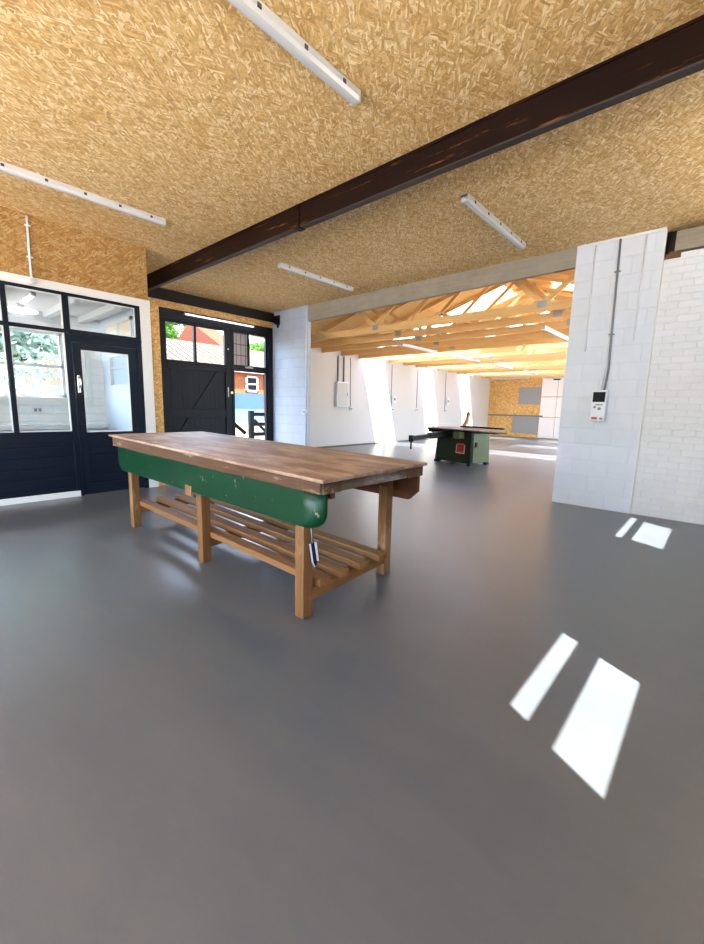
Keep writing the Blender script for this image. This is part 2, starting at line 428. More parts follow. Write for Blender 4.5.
# ---------------------------------------------------------------- setting: floors, ceiling, walls
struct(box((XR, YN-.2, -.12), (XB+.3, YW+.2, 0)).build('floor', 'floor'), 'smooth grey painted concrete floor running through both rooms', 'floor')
struct(box((XR-.2, YN-.06, H), (XO+.3, YD+.25, H+.12)).build('ceiling', 'osb_ceiling'), 'flat strand board ceiling over the front room', 'ceiling')
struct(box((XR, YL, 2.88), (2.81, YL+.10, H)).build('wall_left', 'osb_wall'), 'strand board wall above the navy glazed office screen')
# white framing round the navy screen
w = MB(); w.box((-.75, YL-.03, 2.775), (2.825, YL+.10, 2.88), .004); struct(w.build('trim_1', 'white_trim'), 'white painted board along the top of the navy screen', 'trim')
w = MB(); w.box((2.672, YL-.028, 0), (2.82, YL+.10, 2.775), .004); struct(w.build('trim_2', 'white_trim'), 'white upright board at the right end of the navy screen', 'trim')
struct(box((-.75, YL-.02, 0), (1.725, YL+.06, .082), .003).build('baseboard_left', 'white_trim'), 'low white plinth board under the navy panels', 'baseboard')
struct(box((XR, YL, 0), (-.75, YL+.1, 2.88)).build('wall_left.001', 'white_wall'), 'plain white wall further along the office side')
struct(box((2.822, YL+.05, 0), (2.985, YL+.20, 2.885)).build('trim_3', 'osb_strip'), 'strand board clad post between office corner and big dark doors', 'trim')

# right wall: painted block part, step, brick part, concrete lintels
struct(box((XO, .81, 0), (XO+.30, 1.80, H)).build('wall_right', 'block'), 'white painted block pier at the right of the wide opening')
b = MB(); b.box((XO+.03, YN, 0), (XO+.30, .63, 3.31)); b.box((XO+.03, .63, 0), (XO+.30, .81, 3.255)); struct(box((XO+.20, YN, 3.31), (XO+.30, .81, H)).build('trim_9', 'dark_timber'), 'dark sheet painting the shaded gap above the short lintel', 'trim')  # dark sheet paints the shade in the gap above the short lintel
struct(b.build('wall_right.001', 'brick'), 'white painted brick wall at the far right')
struct(box((XO+.015, YN, 3.335), (XO+.19, .70, 3.565), .006).build('trim_4', 'concrete'), 'short bare concrete lintel above the white brick wall', 'lintel')
b = MB()
for (y0, z0, s) in ((.76, 3.27, .05), (.70, 3.275, .045), (.66, 3.268, .04), (.73, 3.31, .035)):
    b.box((XO+.06, y0-s, z0), (XO+.18, y0+s*.7, z0+s*1.2), .01)
struct(b.build('trim_5', 'rough_hole'), 'crumbled brown brick left in the hole under the short lintel', 'trim')
struct(MB().hexa([(XO+.02, 1.802, 3.365), (XO+.10, 1.802, 3.365), (XO+.10, 7.37, 3.275), (XO+.02, 7.37, 3.275),
                  (XO+.02, 1.802, H), (XO+.10, 1.802, H), (XO+.10, 7.37, H), (XO+.02, 7.37, H)]).build('trim_6', 'concrete'), 'long bare concrete lintel spanning the wide opening', 'lintel')
struct(box((XO-.012, .80, H-.03), (XO, 1.80, H), .002).build('trim_7', 'white_trim'), 'thin white strip where block pier meets ceiling', 'trim')
_p = MB(); _p.box((XO, 7.37, 0), (XO+.10, YD+.22, H)); _p.box((XO+.10, YD, 0), (7.75, YD+.15, H)); _p.box((7.6, YD+.15, 0), (7.75, YW+.15, H))
struct(_p.build('wall_centre', 'pier'), 'grey white block pier beside the big dark doors')

# facade (y = YD) with the office window and big doors
WX0, WX1, WZ0, WZ1 = -4.2, 2.13, 1.40, 2.50  # unseen left part of the window added to brighten the office
f = MB()
f.box((XR, YD, 0), (WX0, YD+.22, H)); f.box((WX0, YD, 0), (WX1, YD+.22, WZ0)); f.box((WX0, YD, WZ1), (WX1, YD+.22, H)); f.box((WX1, YD, 0), (2.76, YD+.22, H))
struct(f.build('wall_front', 'shiplap'), 'white boarded back wall of the small office')
f = MB(); f.box((2.76, YD, 0), (2.86, YD+.22, H)); f.box((2.86, YD, 0), (3.44, YD+.22, 1.2)); f.box((2.86, YD, 2.7), (3.44, YD+.22, H)); f.box((3.44, YD, 0), (3.50, YD+.22, H)); f.box((3.50, YD, 3.25), (XO, YD+.22, H))  # hidden opening left of the doors added to brighten the office side window
struct(f.build('wall_front.001', 'osb_strip'), 'strand board strip over the big dark doors')
# office inner walls and ceiling
OX = 2.72
f = MB()
f.box((OX, YL+.10, 0), (OX+.09, 7.42, H)); f.box((OX, 8.30, 0), (OX+.09, YD, H)); f.box((OX, 7.42, 0), (OX+.09, 8.30, 1.60)); f.box((OX, 7.42, 2.16), (OX+.09, 8.30, H))
struct(f.build('wall_office', 'bluewhite'), 'cool white side wall seen inside the small office')
struct(box((XR, YL+.1, 2.80), (OX, YD, 2.86)).build('ceiling.001', 'ply_white'), 'white ceiling of the small office', 'ceiling')
for i, jx in enumerate((-.6, .3, 1.02, 1.92, 2.42)):
    struct(box((jx-.05, YL+.13, 2.70), (jx+.05, YD-.02, 2.80), .004).build('trim_%d' % (10+i), 'white_trim'), 'white painted joist under the office ceiling', 'trim')
struct(box((XR, YD-.16, .86), (OX, YD, .93), .004).build('trim_20', 'white_trim'), 'white ledge along the back of the office', 'trim')
struct(box((2.44, YD-.03, 1.26), (2.52, YD, 2.5), .003).build('trim_21', 'white_trim'), 'white upright batten on the office back wall', 'trim')
struct(box((WX0-.05, YD-.05, 1.26), (WX1+.36, YD, 1.40), .004).build('trim_22', 'white_trim'), 'deep white sill board under the office window', 'trim')

# off-frame enclosure of the front room
SUN = Vector((.52, 1.0, -2.0)).normalized()
T = .06
panes = [(.955, 1.81, 2.31, 2.71), (.975, 1.83, 2.97, 3.16), (4.42, 5.43, 2.60, 3.18), (4.37, 5.50, 3.36, 3.50), (-4.1, -.95, 1.0, 3.1)]  # last one is a large unseen window added for extra daylight
holes = [(x0-.52*T, x1, z0, z1+2*T) for x0, x1, z0, z1 in panes]
xs = sorted({XR, XO} | {h[0] for h in holes} | {h[1] for h in holes}); zs = sorted({0, H} | {h[2] for h in holes} | {h[3] for h in holes})
wn = MB()
for xa, xb in zip(xs, xs[1:]):
    run = None
    for za, zb in zip(zs, zs[1:]):
        cx, cz = (xa+xb)/2, (za+zb)/2
        hole = any(h[0] < cx < h[1] and h[2] < cz < h[3] for h in holes)
        if hole:
            if run: wn.box((xa, YN-T, run[0]), (xb, YN, run[1])); run = None
        else: run = (run[0], zb) if run else (za, zb)
    if run: wn.box((xa, YN-T, run[0]), (xb, YN, run[1]))
struct(wn.build('wall_near', 'white_wall'), 'white side wall with high windows and one added for daylight beside the viewpoint')
for i, h in enumerate(holes):
    g = box((h[0], YN-T*.6, h[2]), (h[1], YN-T*.6+.006, h[3])).build('window_%d' % (10+i), 'glass'); struct(g, 'high window pane in the side wall, the last one added for daylight', 'window')
rw = MB(); rw.box((XR-.2, YN-.2, 0), (XR, .3, H)); rw.box((XR-.2, 6.2, 0), (XR, YD+.2, H)); rw.box((XR-.2, .3, 3.3), (XR, 6.2, H))  # unseen wide opening added behind the camera to let daylight in
struct(rw.build('wall_rear', 'white_wall'), 'white end wall with an unseen wide opening added for daylight behind the viewpoint')

# far workshop walls
struct(box((7.75, YW, 0), (XB, YW+.15, 3.25)).build('wall_workshop_left', 'white_wall'), 'long white wall of the far workshop')
g = MB(); g.box((XB, YR2, 0), (XB+.15, 5.2, 3.2)); g.prism([(YR2, 3.2), (YW+.15, 3.2), (YW+.15, 3.3), (YRIDGE, 3.2+(YW-YRIDGE)*TAN+.1), (YR2, 3.3)], 'x', XB, XB+.15)
struct(g.build('wall_workshop_back.001', 'white_wall'), 'white end wall and gable of the far workshop')
struct(box((XB, 5.2, 0), (XB+.15, YW+.15, 3.2)).build('wall_workshop_back', 'osb_back'), 'strand board end wall of the far workshop')
_w = MB(); _w.box((XO+.30, YR2-.15, 0), (XB+.15, YR2, .9)); _w.box((XO+.30, YR2-.15, 2.9), (XB+.15, YR2, 3.3))  # openings in this unseen wall added to brighten the workshop
for xa in (XO+.30, 11.0, 15.0, 19.0, XB-.75): _w.box((xa, YR2-.15, .9), (xa+.9, YR2, 2.9))
struct(_w.build('wall_workshop_right', 'white_wall'), 'unseen white right side wall of the far workshop with openings added for daylight')
g = MB(); g.prism([(YR2-.15, H-.02), (YW+.15, H-.02), (YRIDGE, 3.2+(YW-YRIDGE)*TAN+.15)], 'x', XO+.22, XO+.32)
struct(g.build('wall_gable', 'white_wall'), 'gable above the wide opening')

# roof of the far workshop with rooflights
LIGHTS = [(11.35, 12.65), (15.05, 16.15), (18.55, 19.65)]
ZD = 3.25
def zr(y): return ZD+(YW-y)*TAN if y > YRIDGE else ZD+(y-YR2)*TAN
def slope_slab(mb, xa, xb, ya, yb, th=.05, up=0.0):
    za, zb = zr(ya+1e-6 if ya < yb and ya > YRIDGE-1e-3 else ya), zr(yb)
    if ya < YRIDGE: za = ZD+(ya-YR2)*TAN; zb = ZD+(yb-YR2)*TAN
    else: za = ZD+(YW-ya)*TAN; zb = ZD+(YW-yb)*TAN
    mb.hexa([(xa, ya, za+up), (xb, ya, za+up), (xb, yb, zb+up), (xa, yb, zb+up), (xa, ya, za+th+up), (xb, ya, za+th+up), (xb, yb, zb+th+up), (xa, yb, zb+th+up)])
rf = MB()
edges = [XO+.22] + [e for l in LIGHTS for e in l] + [XB+.15]
SKY = {1: (YRIDGE+.55, YW-.12), -1: (YR2+.5, YRIDGE-.55)}
for side in (1, -1):
    y0, y1 = (YRIDGE, YW+.15) if side == 1 else (YR2-.15, YRIDGE)
    s0, s1 = SKY[side]
    for k in range(0, len(edges), 2): slope_slab(rf, edges[k], edges[k+1], y0, y1)
    for xa, xb in LIGHTS:
        slope_slab(rf, xa, xb, y0, s0); slope_slab(rf, xa, xb, s1, y1)
struct(rf.build('ceiling_workshop', 'deck'), 'boarded underside of the pitched workshop roof', 'roof')
n = 2
for side in (1, -1):
    for xa, xb in LIGHTS:
        mb = MB(); slope_slab(mb, xa, xb, *SKY[side], th=.008, up=.03)
        o = mb.build('window_%d' % n, 'glass_roof'); n += 1
        struct(o, 'bright rooflight in the pitched workshop roof', 'rooflight')
# ---------------------------------------------------------------- roof trusses (one built, the rest copied)
def make_truss():
    t = thing('roof_truss', 'pine roof truss nearest the concrete lintel', 'roof truss', (7.65, 0, ZC), 'pine roof trusses in the far workshop')
    th = .045; x0 = -th/2; x1 = th/2
    def bar2(name, p, q, h, mat='pine'):
        m = MB(); m.bar((0, p[0], p[1]), (0, q[0], q[1]), th, h, (1, 0, 0)); return m
    def piece(name, p, q, h, dx=0.0, mat='pine'):
        m = MB(); d = Vector((0, q[0]-p[0], q[1]-p[1])); nrm = Vector((1, 0, 0)).cross(d).normalized()
        m.bar((dx, p[0], p[1]), (dx, q[0], q[1]), th, h, nrm); return m.build(name, mat, t, world=False)
    piece('bottom_chord', (YR2+.02, .075), (YW-.02, .075), .15)
    zt = ZD-ZC-.07
    piece('rafter', (YW-.02, zt), (YRIDGE, zt+(YW-YRIDGE)*TAN), .095)
    piece('rafter', (YR2+.02, zt), (YRIDGE, zt+(YRIDGE-YR2)*TAN), .095)
    L = YW-YR2; a, bb = YR2+L/3, YR2+2*L/3
    zq = zt+L/4*TAN-.03; zk = zt+L/2*TAN-.05
    piece('web', (bb, .12), (YRIDGE+.03, zk), .08, .002); piece('web', (bb, .12), (YW-L/4+.1, zq), .09, -.002)
    piece('web', (a, .12), (YRIDGE-.03, zk), .08, .002); piece('web', (a, .12), (YR2+L/4-.1, zq), .09, -.002)
    for yy in (a, bb):
        m = MB(); m.box((x0-.004, yy-.08, .06), (x0-.001, yy+.08, .17)); m.box((x1+.001, yy-.08, .06), (x1+.004, yy+.08, .17))
        m.build('nail_plate', 'galv', t, world=False)
    m = MB(); m.box((x0-.004, YRIDGE-.12, zk-.05), (x0-.001, YRIDGE+.12, zk+.06)); m.build('nail_plate', 'galv', t, world=False)
    return t
tr = make_truss()
NTR = 17
for i in range(1, NTR):
    c = copy_tree(tr); c.location.x = 7.65+.9*i
    c['label'] = {1: 'second pine roof truss from the concrete lintel', 2: 'third pine roof truss from the concrete lintel'}.get(i, 'pine roof truss further back in the long row towards the strand board end wall')
for yy, nm in ((7.9, 'pine binder board lying across the truss chords near the long white wall'), (4.4, 'pine binder board lying across the truss chords under the ridge')):
    o = box((7.4, yy-.05, ZC+.151), (22.1, yy+.05, ZC+.186)).build('binder_board', 'pine_x'); tag(o, nm, 'timber board')

# ---------------------------------------------------------------- beams
def steel():
    t = thing('steel_beam', 'dark red brown steel beam crossing under the strand board ceiling', 'steel beam', (3.42, 3.5, 3.375))
    t['kind'] = 'structure'
    x0, x1, zb = 3.36, 3.445, 3.378
    m = MB(); m.box((x0+.012, -1, zb+.012), (x0+.06, 8.59, H-.012)); m.box((x0, -1, H-.02), (x1, 8.59, H)); m.build('web', 'steel', t)
    m = MB(); m.box((x0, -1, zb), (x1-.01, 8.59, zb+.014), .003); m.build('bottom_flange', 'flange', t)
    m = MB(); m.box((x0-.012, 3.89, zb-.012), (x0+.012, 3.935, H-.004), .003); m.box((x0-.03, 3.87, zb-.014), (x0+.07, 3.96, zb-.001), .002); m.build('splice_plate', 'steel', t)
    for z in (3.44, 3.56):
        MB().cyl((x0-.028, 3.91, z), (x0-.01, 3.91, z), .014, seg=6).build('bolt', 'steel', t)
steel()
o = struct(box((2.9, 8.60, 3.385), (XO, YD, 3.60), .006).build('timber_beam', 'dark_timber'), 'dark timber beam above the big dark doors', 'beam')

# ---------------------------------------------------------------- navy office screen and door
S = thing('window_1', 'navy framed glazed office screen with lower boarded panel', 'glazed screen', (0, YL, 0)); S['kind'] = 'structure'
yf0, yf1 = YL-.015, YL+.07
fr = MB()
fr.box((-.75, yf0, 2.735), (2.672, yf1, 2.775), .003)
for x0, x1 in ((-.75, -.69), (.33, .385), (1.045, 1.10), (1.68, 1.755), (2.60, 2.672)): fr.box((x0, yf0-.004, .79), (x1, yf1, 2.74), .004)
fr.box((2.60, yf0-.003, 0), (2.672, yf1, .8), .004); fr.box((1.68, yf0-.003, .0), (1.763, yf1, .8), .004)
fr.box((-.75, yf0-.002, 2.25), (1.70, yf1, 2.30), .003); fr.box((-.75, yf0-.006, .79), (1.70, yf1, .93), .004)
fr.box((1.74, yf0-.004, 2.145), (2.62, yf1, 2.31), .004); fr.box((1.71, yf0-.02, 2.235), (2.671, yf0+.01, 2.275), .004)
fr.build('frame', 'navy', S)
MB().box((-.75, yf0+.012, .082), (1.69, yf1-.01, .792)).build('lower_panel', 'navy_boards', S)
for (x0, x1, z0, z1) in ((-.69, .33, .93, 2.25), (.385, 1.045, .93, 2.25), (1.10, 1.68, .93, 2.25), (-.69, .33, 2.30, 2.735), (.385, 1.045, 2.30, 2.735), (1.10, 1.68, 2.30, 2.735), (1.755, 2.60, 2.31, 2.735)):
    box((x0, YL+.025, z0), (x1, YL+.031, z1)).build('pane', 'glass', S)
    bd = MB()
    for a, b_ in (((x0, YL-.004, z0), (x1, YL+.02, z0+.012)), ((x0, YL-.004, z1-.012), (x1, YL+.02, z1)), ((x0, YL-.004, z0), (x0+.012, YL+.02, z1)), ((x1-.012, YL-.004, z0), (x1, YL+.02, z1))): bd.box(a, b_)
    bd.build('glazing_bead', 'white_trim', S)
D = thing('door_1', 'navy office door with a tall glass pane', 'door', (2.19, YL, 0)); D['kind'] = 'structure'
d = MB(); y0, y1 = YL-.005, YL+.045
d.box((1.765, y0, .01), (1.862, y1, 2.14), .004); d.box((2.475, y0, .01), (2.598, y1, 2.14), .004); d.box((1.85, y0, 2.05), (2.49, y1, 2.14), .003); d.box((1.85, y0, .73), (2.49, y1, .91), .003); d.box((1.85, y0, .01), (2.49, y1, .16), .003)
d.build('door_frame', 'navy', D)
MB().box((1.855, y0+.015, .15), (2.485, y1-.01, .74)).build('door_panel', 'navy_door', D)
box((1.862, YL+.018, .91), (2.475, YL+.024, 2.05)).build('pane', 'glass', D)
bd = MB()
for a, b_ in (((1.862, y0+.003, .91), (2.475, YL+.016, .925)), ((1.862, y0+.003, 2.037), (2.475, YL+.016, 2.05)), ((1.862, y0+.003, .91), (1.874, YL+.016, 2.05)), ((2.463, y0+.003, .91), (2.475, YL+.016, 2.05))): bd.box(a, b_)
bd.build('glazing_bead', 'white_trim', D)
h = MB(); h.box((1.79, y0-.012, 1.46), (1.825, y0-.001, 1.70), .004); h.cyl((1.807, y0-.012, 1.68), (1.807, y0-.05, 1.68), .009); h.tube([(1.807, y0-.05, 1.68), (1.812, y0-.056, 1.64), (1.815, y0-.056, 1.58), (1.81, y0-.05, 1.53)], .011)
h.build('door_handle', 'chrome', D)
MB().box((1.775, y0-.008, 1.30), (1.845, y0-.001, 1.335), .002).build('lock_plate', 'black', D)

# ---------------------------------------------------------------- office window and contents
W = thing('window_20', 'white framed office window looking onto foliage', 'window', (1.2, YD+.1, 0)); W['kind'] = 'structure'
m = MB()
for a, b_ in (((WX0, YD+.04, WZ0), (WX1, YD+.12, WZ0+.05)), ((WX0, YD+.04, WZ1-.05), (WX1, YD+.12, WZ1)), ((WX0, YD+.04, WZ0), (WX0+.05, YD+.12, WZ1)), ((WX1-.05, YD+.04, WZ0), (WX1, YD+.12, WZ1)), ((WX0, YD+.04, 1.90), (WX1, YD+.12, 1.95)), ((-.2, YD+.04, WZ0), (-.13, YD+.12, WZ1))): m.box(a, b_, .003)
m.build('window_frame', 'white_trim', W); box((WX0, YD+.075, WZ0), (WX1, YD+.081, WZ1)).build('pane', 'glass', W)
W = thing('window_21', 'small bright window in the office side wall', 'window', (OX+.05, 7.86, 1.6)); W['kind'] = 'structure'
m = MB()
for a, b_ in (((OX-.01, 7.42, 1.60), (OX+.08, 8.30, 1.64)), ((OX-.01, 7.42, 2.12), (OX+.08, 8.30, 2.16)), ((OX-.01, 7.42, 1.60), (OX+.08, 7.46, 2.16)), ((OX-.01, 8.26, 1.60), (OX+.08, 8.30, 2.16)), ((OX, 7.42, 1.92), (OX+.08, 8.30, 1.945))): m.box(a, b_, .003)
m.build('window_frame', 'white_trim', W); box((OX+.04, 7.44, 1.62), (OX+.046, 8.28, 2.14)).build('pane', 'frosted', W)
W = thing('blind_panel', 'pair of beige blinds in a white frame high on the office side wall', 'blind', (OX, 7.7, 2.28))
m = MB()
for a, b_ in (((OX-.05, 7.12, 2.24), (OX, 8.32, 2.30)), ((OX-.05, 7.12, 2.63), (OX, 8.32, 2.69)), ((OX-.05, 7.12, 2.24), (OX, 7.18, 2.69)), ((OX-.05, 8.26, 2.24), (OX, 8.32, 2.69)), ((OX-.05, 7.68, 2.24), (OX, 7.76, 2.69))): m.box(a, b_, .003)
m.build('blind_frame', 'white_trim', W)
for ya, yb in ((7.18, 7.68), (7.76, 8.26)): box((OX-.03, ya, 2.30), (OX-.012, yb, 2.63)).build('blind', 'beige', W)
t = thing('ring_lamp', 'white oval ring lamp under the office ceiling', 'ceiling lamp', (1.52, 8.3, 2.8))
MB().ring((1.52, 8.3, 2.71), .20, .018).build('ring', 'tube_office', t); MB().cyl((1.52, 8.3, 2.735), (1.52, 8.3, 2.80), .05).box((1.33, 8.28, 2.725), (1.71, 8.32, 2.74), .002).build('mount', 'fitting', t)
def batten(name, label, cat, c, L, axis, ztop, group=None, ncl=5, mat='diffuser', wid=.088, dep=.078):
    """fluorescent batten hung under z = ztop, centred at c, length L along axis"""
    t = thing(name, label, cat, (c[0], c[1], ztop), group)
    def B(u0, u1, v0, v1, z0, z1, bev=0):
        if axis == 'x': return ((c[0]+u0, c[1]+v0, z0), (c[0]+u1, c[1]+v1, z1), bev)
        return ((c[0]+v0, c[1]+u0, z0), (c[0]+v1, c[1]+u1, z1), bev)
    w2 = wid/2
    MB().box(*B(-L/2, L/2, -w2, w2, ztop-dep*.45, ztop-.001, .006)).build('housing', 'fitting', t)
    # prismatic cover: a shallow half-round trough
    prof = [(-w2*.98, ztop-dep*.42), (-w2*1.0, ztop-dep*.62), (-w2*.72, ztop-dep*.92), (-w2*.25, ztop-dep), (w2*.25, ztop-dep), (w2*.72, ztop-dep*.92), (w2*1.0, ztop-dep*.62), (w2*.98, ztop-dep*.42)]
    m = MB()
    if axis == 'x': m.prism([(c[1]+a, z) for a, z in prof], 'x', c[0]-L/2+.03, c[0]+L/2-.03)
    else: m.prism([(c[0]+a, z) for a, z in prof], 'y', c[1]-L/2+.03, c[1]+L/2-.03)
    m.build('diffuser', mat, t)
    for s in (-1, 1):
        e = MB(); e.box(*B(s*L/2-.032 if s > 0 else -L/2, L/2 if s > 0 else -L/2+.032, -w2*1.04, w2*1.04, ztop-dep*.98, ztop-.001, .008)); e.build('end_cap', 'fitting', t)
    for k in range(ncl):
        u = -L/2+L*(k+.5)/ncl
        for s in (-1, 1):
            e = MB(); e.box(*B(u-.014, u+.014, s*w2*1.0-.006, s*w2*1.0+.008*1, ztop-dep*.62, ztop-dep*.28, .002)); e.build('clip', 'clip', t)
    return t
batten('tube_lamp', 'white tube lamp under the office ceiling seen through the glazing', 'ceiling lamp', (1.47, 7.55, 0), .75, 'y', 2.8, None, 2, 'tube_office', wid=.06, dep=.06)
t = thing('wall_socket', 'grey double socket on the office back wall below the window', 'socket', (1.68, YD, 1.18))
box((1.60, YD-.03, 1.13), (1.76, YD, 1.235), .005).build('socket_box', 'plastic_white', t); m = MB()
for xx in (1.63, 1.69): m.box((xx, YD-.034, 1.155), (xx+.04, YD-.029, 1.21), .001)
m.build('socket_face', 'plastic_grey', t)

# ---------------------------------------------------------------- big dark doors
D = thing('door_2', 'big charcoal boarded door leaf with two panes over braced boards', 'door', (4.5, YD, 0)); D['kind'] = 'structure'
y0, y1 = YD+.02, YD+.09
m = MB()
m.box((3.60, y0, .02), (3.93, y1, 3.06), .004); m.box((5.27, y0, .02), (5.43, y1, 3.06), .004); m.box((3.9, y0, 2.99), (5.3, y1, 3.06), .003)
m.box((4.535, y0, 2.2), (4.585, y1, 3.02), .003); m.box((3.9, y0, 2.08), (5.3, y1, 2.245), .003); m.box((3.9, y0, 1.05), (5.3, y1, 1.22), .003); m.box((3.9, y0, .02), (5.3, y1, .22), .003)
m.build('leaf_frame', 'black_door', D)
MB().box((3.91, y0+.03, .2), (5.29, y1-.005, 2.1)).build('boards', 'black_boards', D)
m = MB(); m.bar((5.14, y0+.018, 2.10), (4.50, y0+.018, 1.20), .03, .11, (0, 0, 1)); MB_b = m.build('brace', 'black_door', D)
m = MB(); m.bar((4.42, y0+.018, 1.07), (3.86, y0+.018, .20), .03, .11, (0, 0, 1)); m.build('brace', 'black_door', D)
for x0, x1 in ((3.93, 4.535), (4.585, 5.27)): box((x0, y0+.03, 2.245), (x1, y0+.036, 2.99)).build('pane', 'glass', D)
MB().cyl((5.38, y0, 1.62), (5.38, y0-.05, 1.62), .012).cyl((5.38, y0-.05, 1.62), (5.38, y0-.085, 1.62), .03).build('door_knob', 'brass', D)
MB().box((5.315, y0-.012, 1.52), (5.345, y0, 1.74), .003).build('lock_plate', 'galv', D)
MB().cyl((5.34, y0, 2.60), (5.34, y0-.02, 2.60), .022).build('lock_rose', 'chrome', D)
D = thing('door_3', 'charcoal door frame with open doorway under two small panes', 'door', (5.96, YD, 0)); D['kind'] = 'structure'
m = MB()
m.box((3.52, y0-.01, 3.06), (6.60, y1+.04, 3.25), .004); m.box((3.50, y0-.012, 0), (3.60, y1+.04, 3.25), .004); m.box((6.46, y0-.03, 0), (6.60, y1+.04, 3.25), .006)
m.box((5.435, y0-.01, .02), (5.50, y1, 3.07), .004); m.box((6.40, y0, .02), (6.47, y1, 3.07), .004); m.box((5.48, y0-.002, 2.13), (6.42, y1, 2.275), .004); m.box((5.48, y0, 3.01), (6.42, y1, 3.07), .003)
m.box((5.885, y0, 2.26), (5.935, y1, 3.03), .003)
m.build('frame', 'black_door', D)
box((5.50, y0+.03, 2.27), (5.885, y0+.036, 3.01)).build('wired_pane', 'wired', D)
box((5.935, y0+.03, 2.27), (6.40, y0+.036, 3.01)).build('pane', 'glass', D)
MB().box((5.80, y0-.016, 2.215), (6.02, y0-.001, 2.255), .003).cyl((5.91, y0-.03, 2.26), (5.91, y0-.004, 2.26), .022).build('latch', 'galv', D)
batten('fluorescent_light', 'long bright white batten light along the head of the big dark doors', 'light fitting', (5.17, YD-.03, 0), 1.72, 'x', 3.215, None, 3, 'tube_on', .045, .038)

# ---------------------------------------------------------------- lights on the ceiling
GF = 'ceiling batten lights of the front room'
batten('fluorescent_light', 'batten light nearest the viewpoint running off the top edge above the floor', 'light fitting', (1.64, 2.295, 0), 1.78, 'x', H, GF)
batten('fluorescent_light', 'batten light on the ceiling above the navy office screen', 'light fitting', (1.68, 5.55, 0), 1.76, 'x', H, GF)
batten('fluorescent_light', 'batten light beyond the steel beam nearer the white brick wall', 'light fitting', (5.20, 2.35, 0), 1.72, 'x', H, GF)
batten('fluorescent_light', 'batten light beyond the steel beam nearer the big dark doors', 'light fitting', (5.32, 5.64, 0), 1.74, 'x', H, GF)
GW = 'batten lights under the workshop trusses'
for x, y, nm in ((10.07, 6.55, 'first white batten light under the trusses along the white wall side'), (12.85, 6.5, 'second white batten light under the trusses along the white wall side'),
                 (15.65, 6.45, 'third white batten light under the trusses along the white wall side'), (18.45, 6.4, 'farthest white batten light under the trusses along the white wall side'),
                 (9.75, 2.9, 'white batten light under the trusses beside the edge of the block pier')):
    batten('fluorescent_light', nm, 'light fitting', (x, y, 0), 1.76, 'x', ZC, GW, 0)
batten('fluorescent_light', 'white batten light lying along the top of the strand board end wall', 'light fitting', (21.5, 8.4, 0), 1.9, 'y', ZC, GW, 0)

# ---------------------------------------------------------------- conduits, boxes and sockets
def conduit(name, label, pts, r, mat, clips=(), cat='conduit', group=None, normal=(0, -1, 0), box_at=None, bmat='plastic_white'):
    t = thing(name, label, cat, pts[-1], group)
    MB().tube(pts, r).build('pipe', mat, t)
    nv = Vector(normal)
    for c in clips:
        m = MB(); s = Vector((0, 0, 1)).cross(nv)*(r*2.6)
        a = Vector(c)-s-nv*r*1.1-Vector((0, 0, .008)); b_ = Vector(c)+s+nv*r*1.15+Vector((0, 0, .008))
        m.box(a, b_, .002); m.build('clip', mat, t)
    if box_at is not None:
        c, s = Vector(box_at[0]), box_at[1]
        m = MB(); m.box(c-Vector(s)/2, c+Vector(s)/2, .006); m.build('socket_box', bmat, t)
        m = MB(); q = c+nv*(abs(Vector(s).dot(nv))/2); e = .3
        tv = Vector((0, 0, 1)).cross(nv)*(s[1] if abs(nv.x) > .5 else s[0])*e
        m.box(q-tv-Vector((0, 0, s[2]*.25)), q+tv+nv*.006+Vector((0, 0, s[2]*.25)), .002); m.build('socket_face', 'plastic_grey', t)
    return t
conduit('wall_conduit', 'white conduit with two clips on the strand board wall above the navy screen', [(1.385, YL-.014, 3.60), (1.375, YL-.014, 3.2), (1.37, YL-.04, 2.86)], .012, 'plastic_white', [(1.383, YL-.014, 3.49), (1.377, YL-.014, 3.12)])
t = thing('junction_box', 'small white junction box on the white rail under the conduit', 'junction box', (1.37, YL-.03, 2.83)); MB().cyl((1.37, YL-.032, 2.835), (1.37, YL-.07, 2.835), .045, .04).build('box_body', 'plastic_white', t); MB().cyl((1.37, YL-.07, 2.835), (1.37, YL-.078, 2.835), .03).build('box_lid', 'fitting', t)
# distribution box on the right wall
xw = XO
t = thing('electric_box', 'white electric box with dark cover on the block pier', 'electric box', (xw, 1.305, 1.24))
MB().box((xw-.11, 1.215, 1.24), (xw-.001, 1.395, 1.66), .012).build('casing', 'plastic_white', t)
MB().box((xw-.125, 1.232, 1.50), (xw-.108, 1.378, 1.635), .006).build('cover', 'screen', t)
MB().cyl((xw-.11, 1.345, 1.43), (xw-.118, 1.345, 1.43), .016).cyl((xw-.11, 1.29, 1.41), (xw-.118, 1.29, 1.41), .02).box((xw-.117, 1.25, 1.455), (xw-.109, 1.34, 1.47)).build('indicator', 'plastic_grey', t)
MB().box((xw-.125, 1.30, 1.262), (xw-.108, 1.37, 1.295), .004).build('red_outlet', 'red', t)
MB().box((xw-.122, 1.235, 1.262), (xw-.108, 1.275, 1.29), .004).build('grey_outlet', 'plastic_grey', t)
NX = (-1, 0, 0)
conduit('wall_conduit', 'dark grey conduit rising from the electric box to the ceiling', [(xw-.014, 1.285, 3.60), (xw-.014, 1.262, 2.4), (xw-.014, 1.25, 1.95), (xw-.03, 1.27, 1.66)], .0135, 'plastic_grey', [(xw-.014, 1.278, 3.2), (xw-.014, 1.262, 2.4)], normal=NX)
conduit('wall_conduit', 'thin white conduit joining the electric box beside the grey one', [(xw-.012, 1.275, 2.35), (xw-.012, 1.29, 2.0), (xw-.03, 1.315, 1.66)], .009, 'plastic_white', normal=NX)
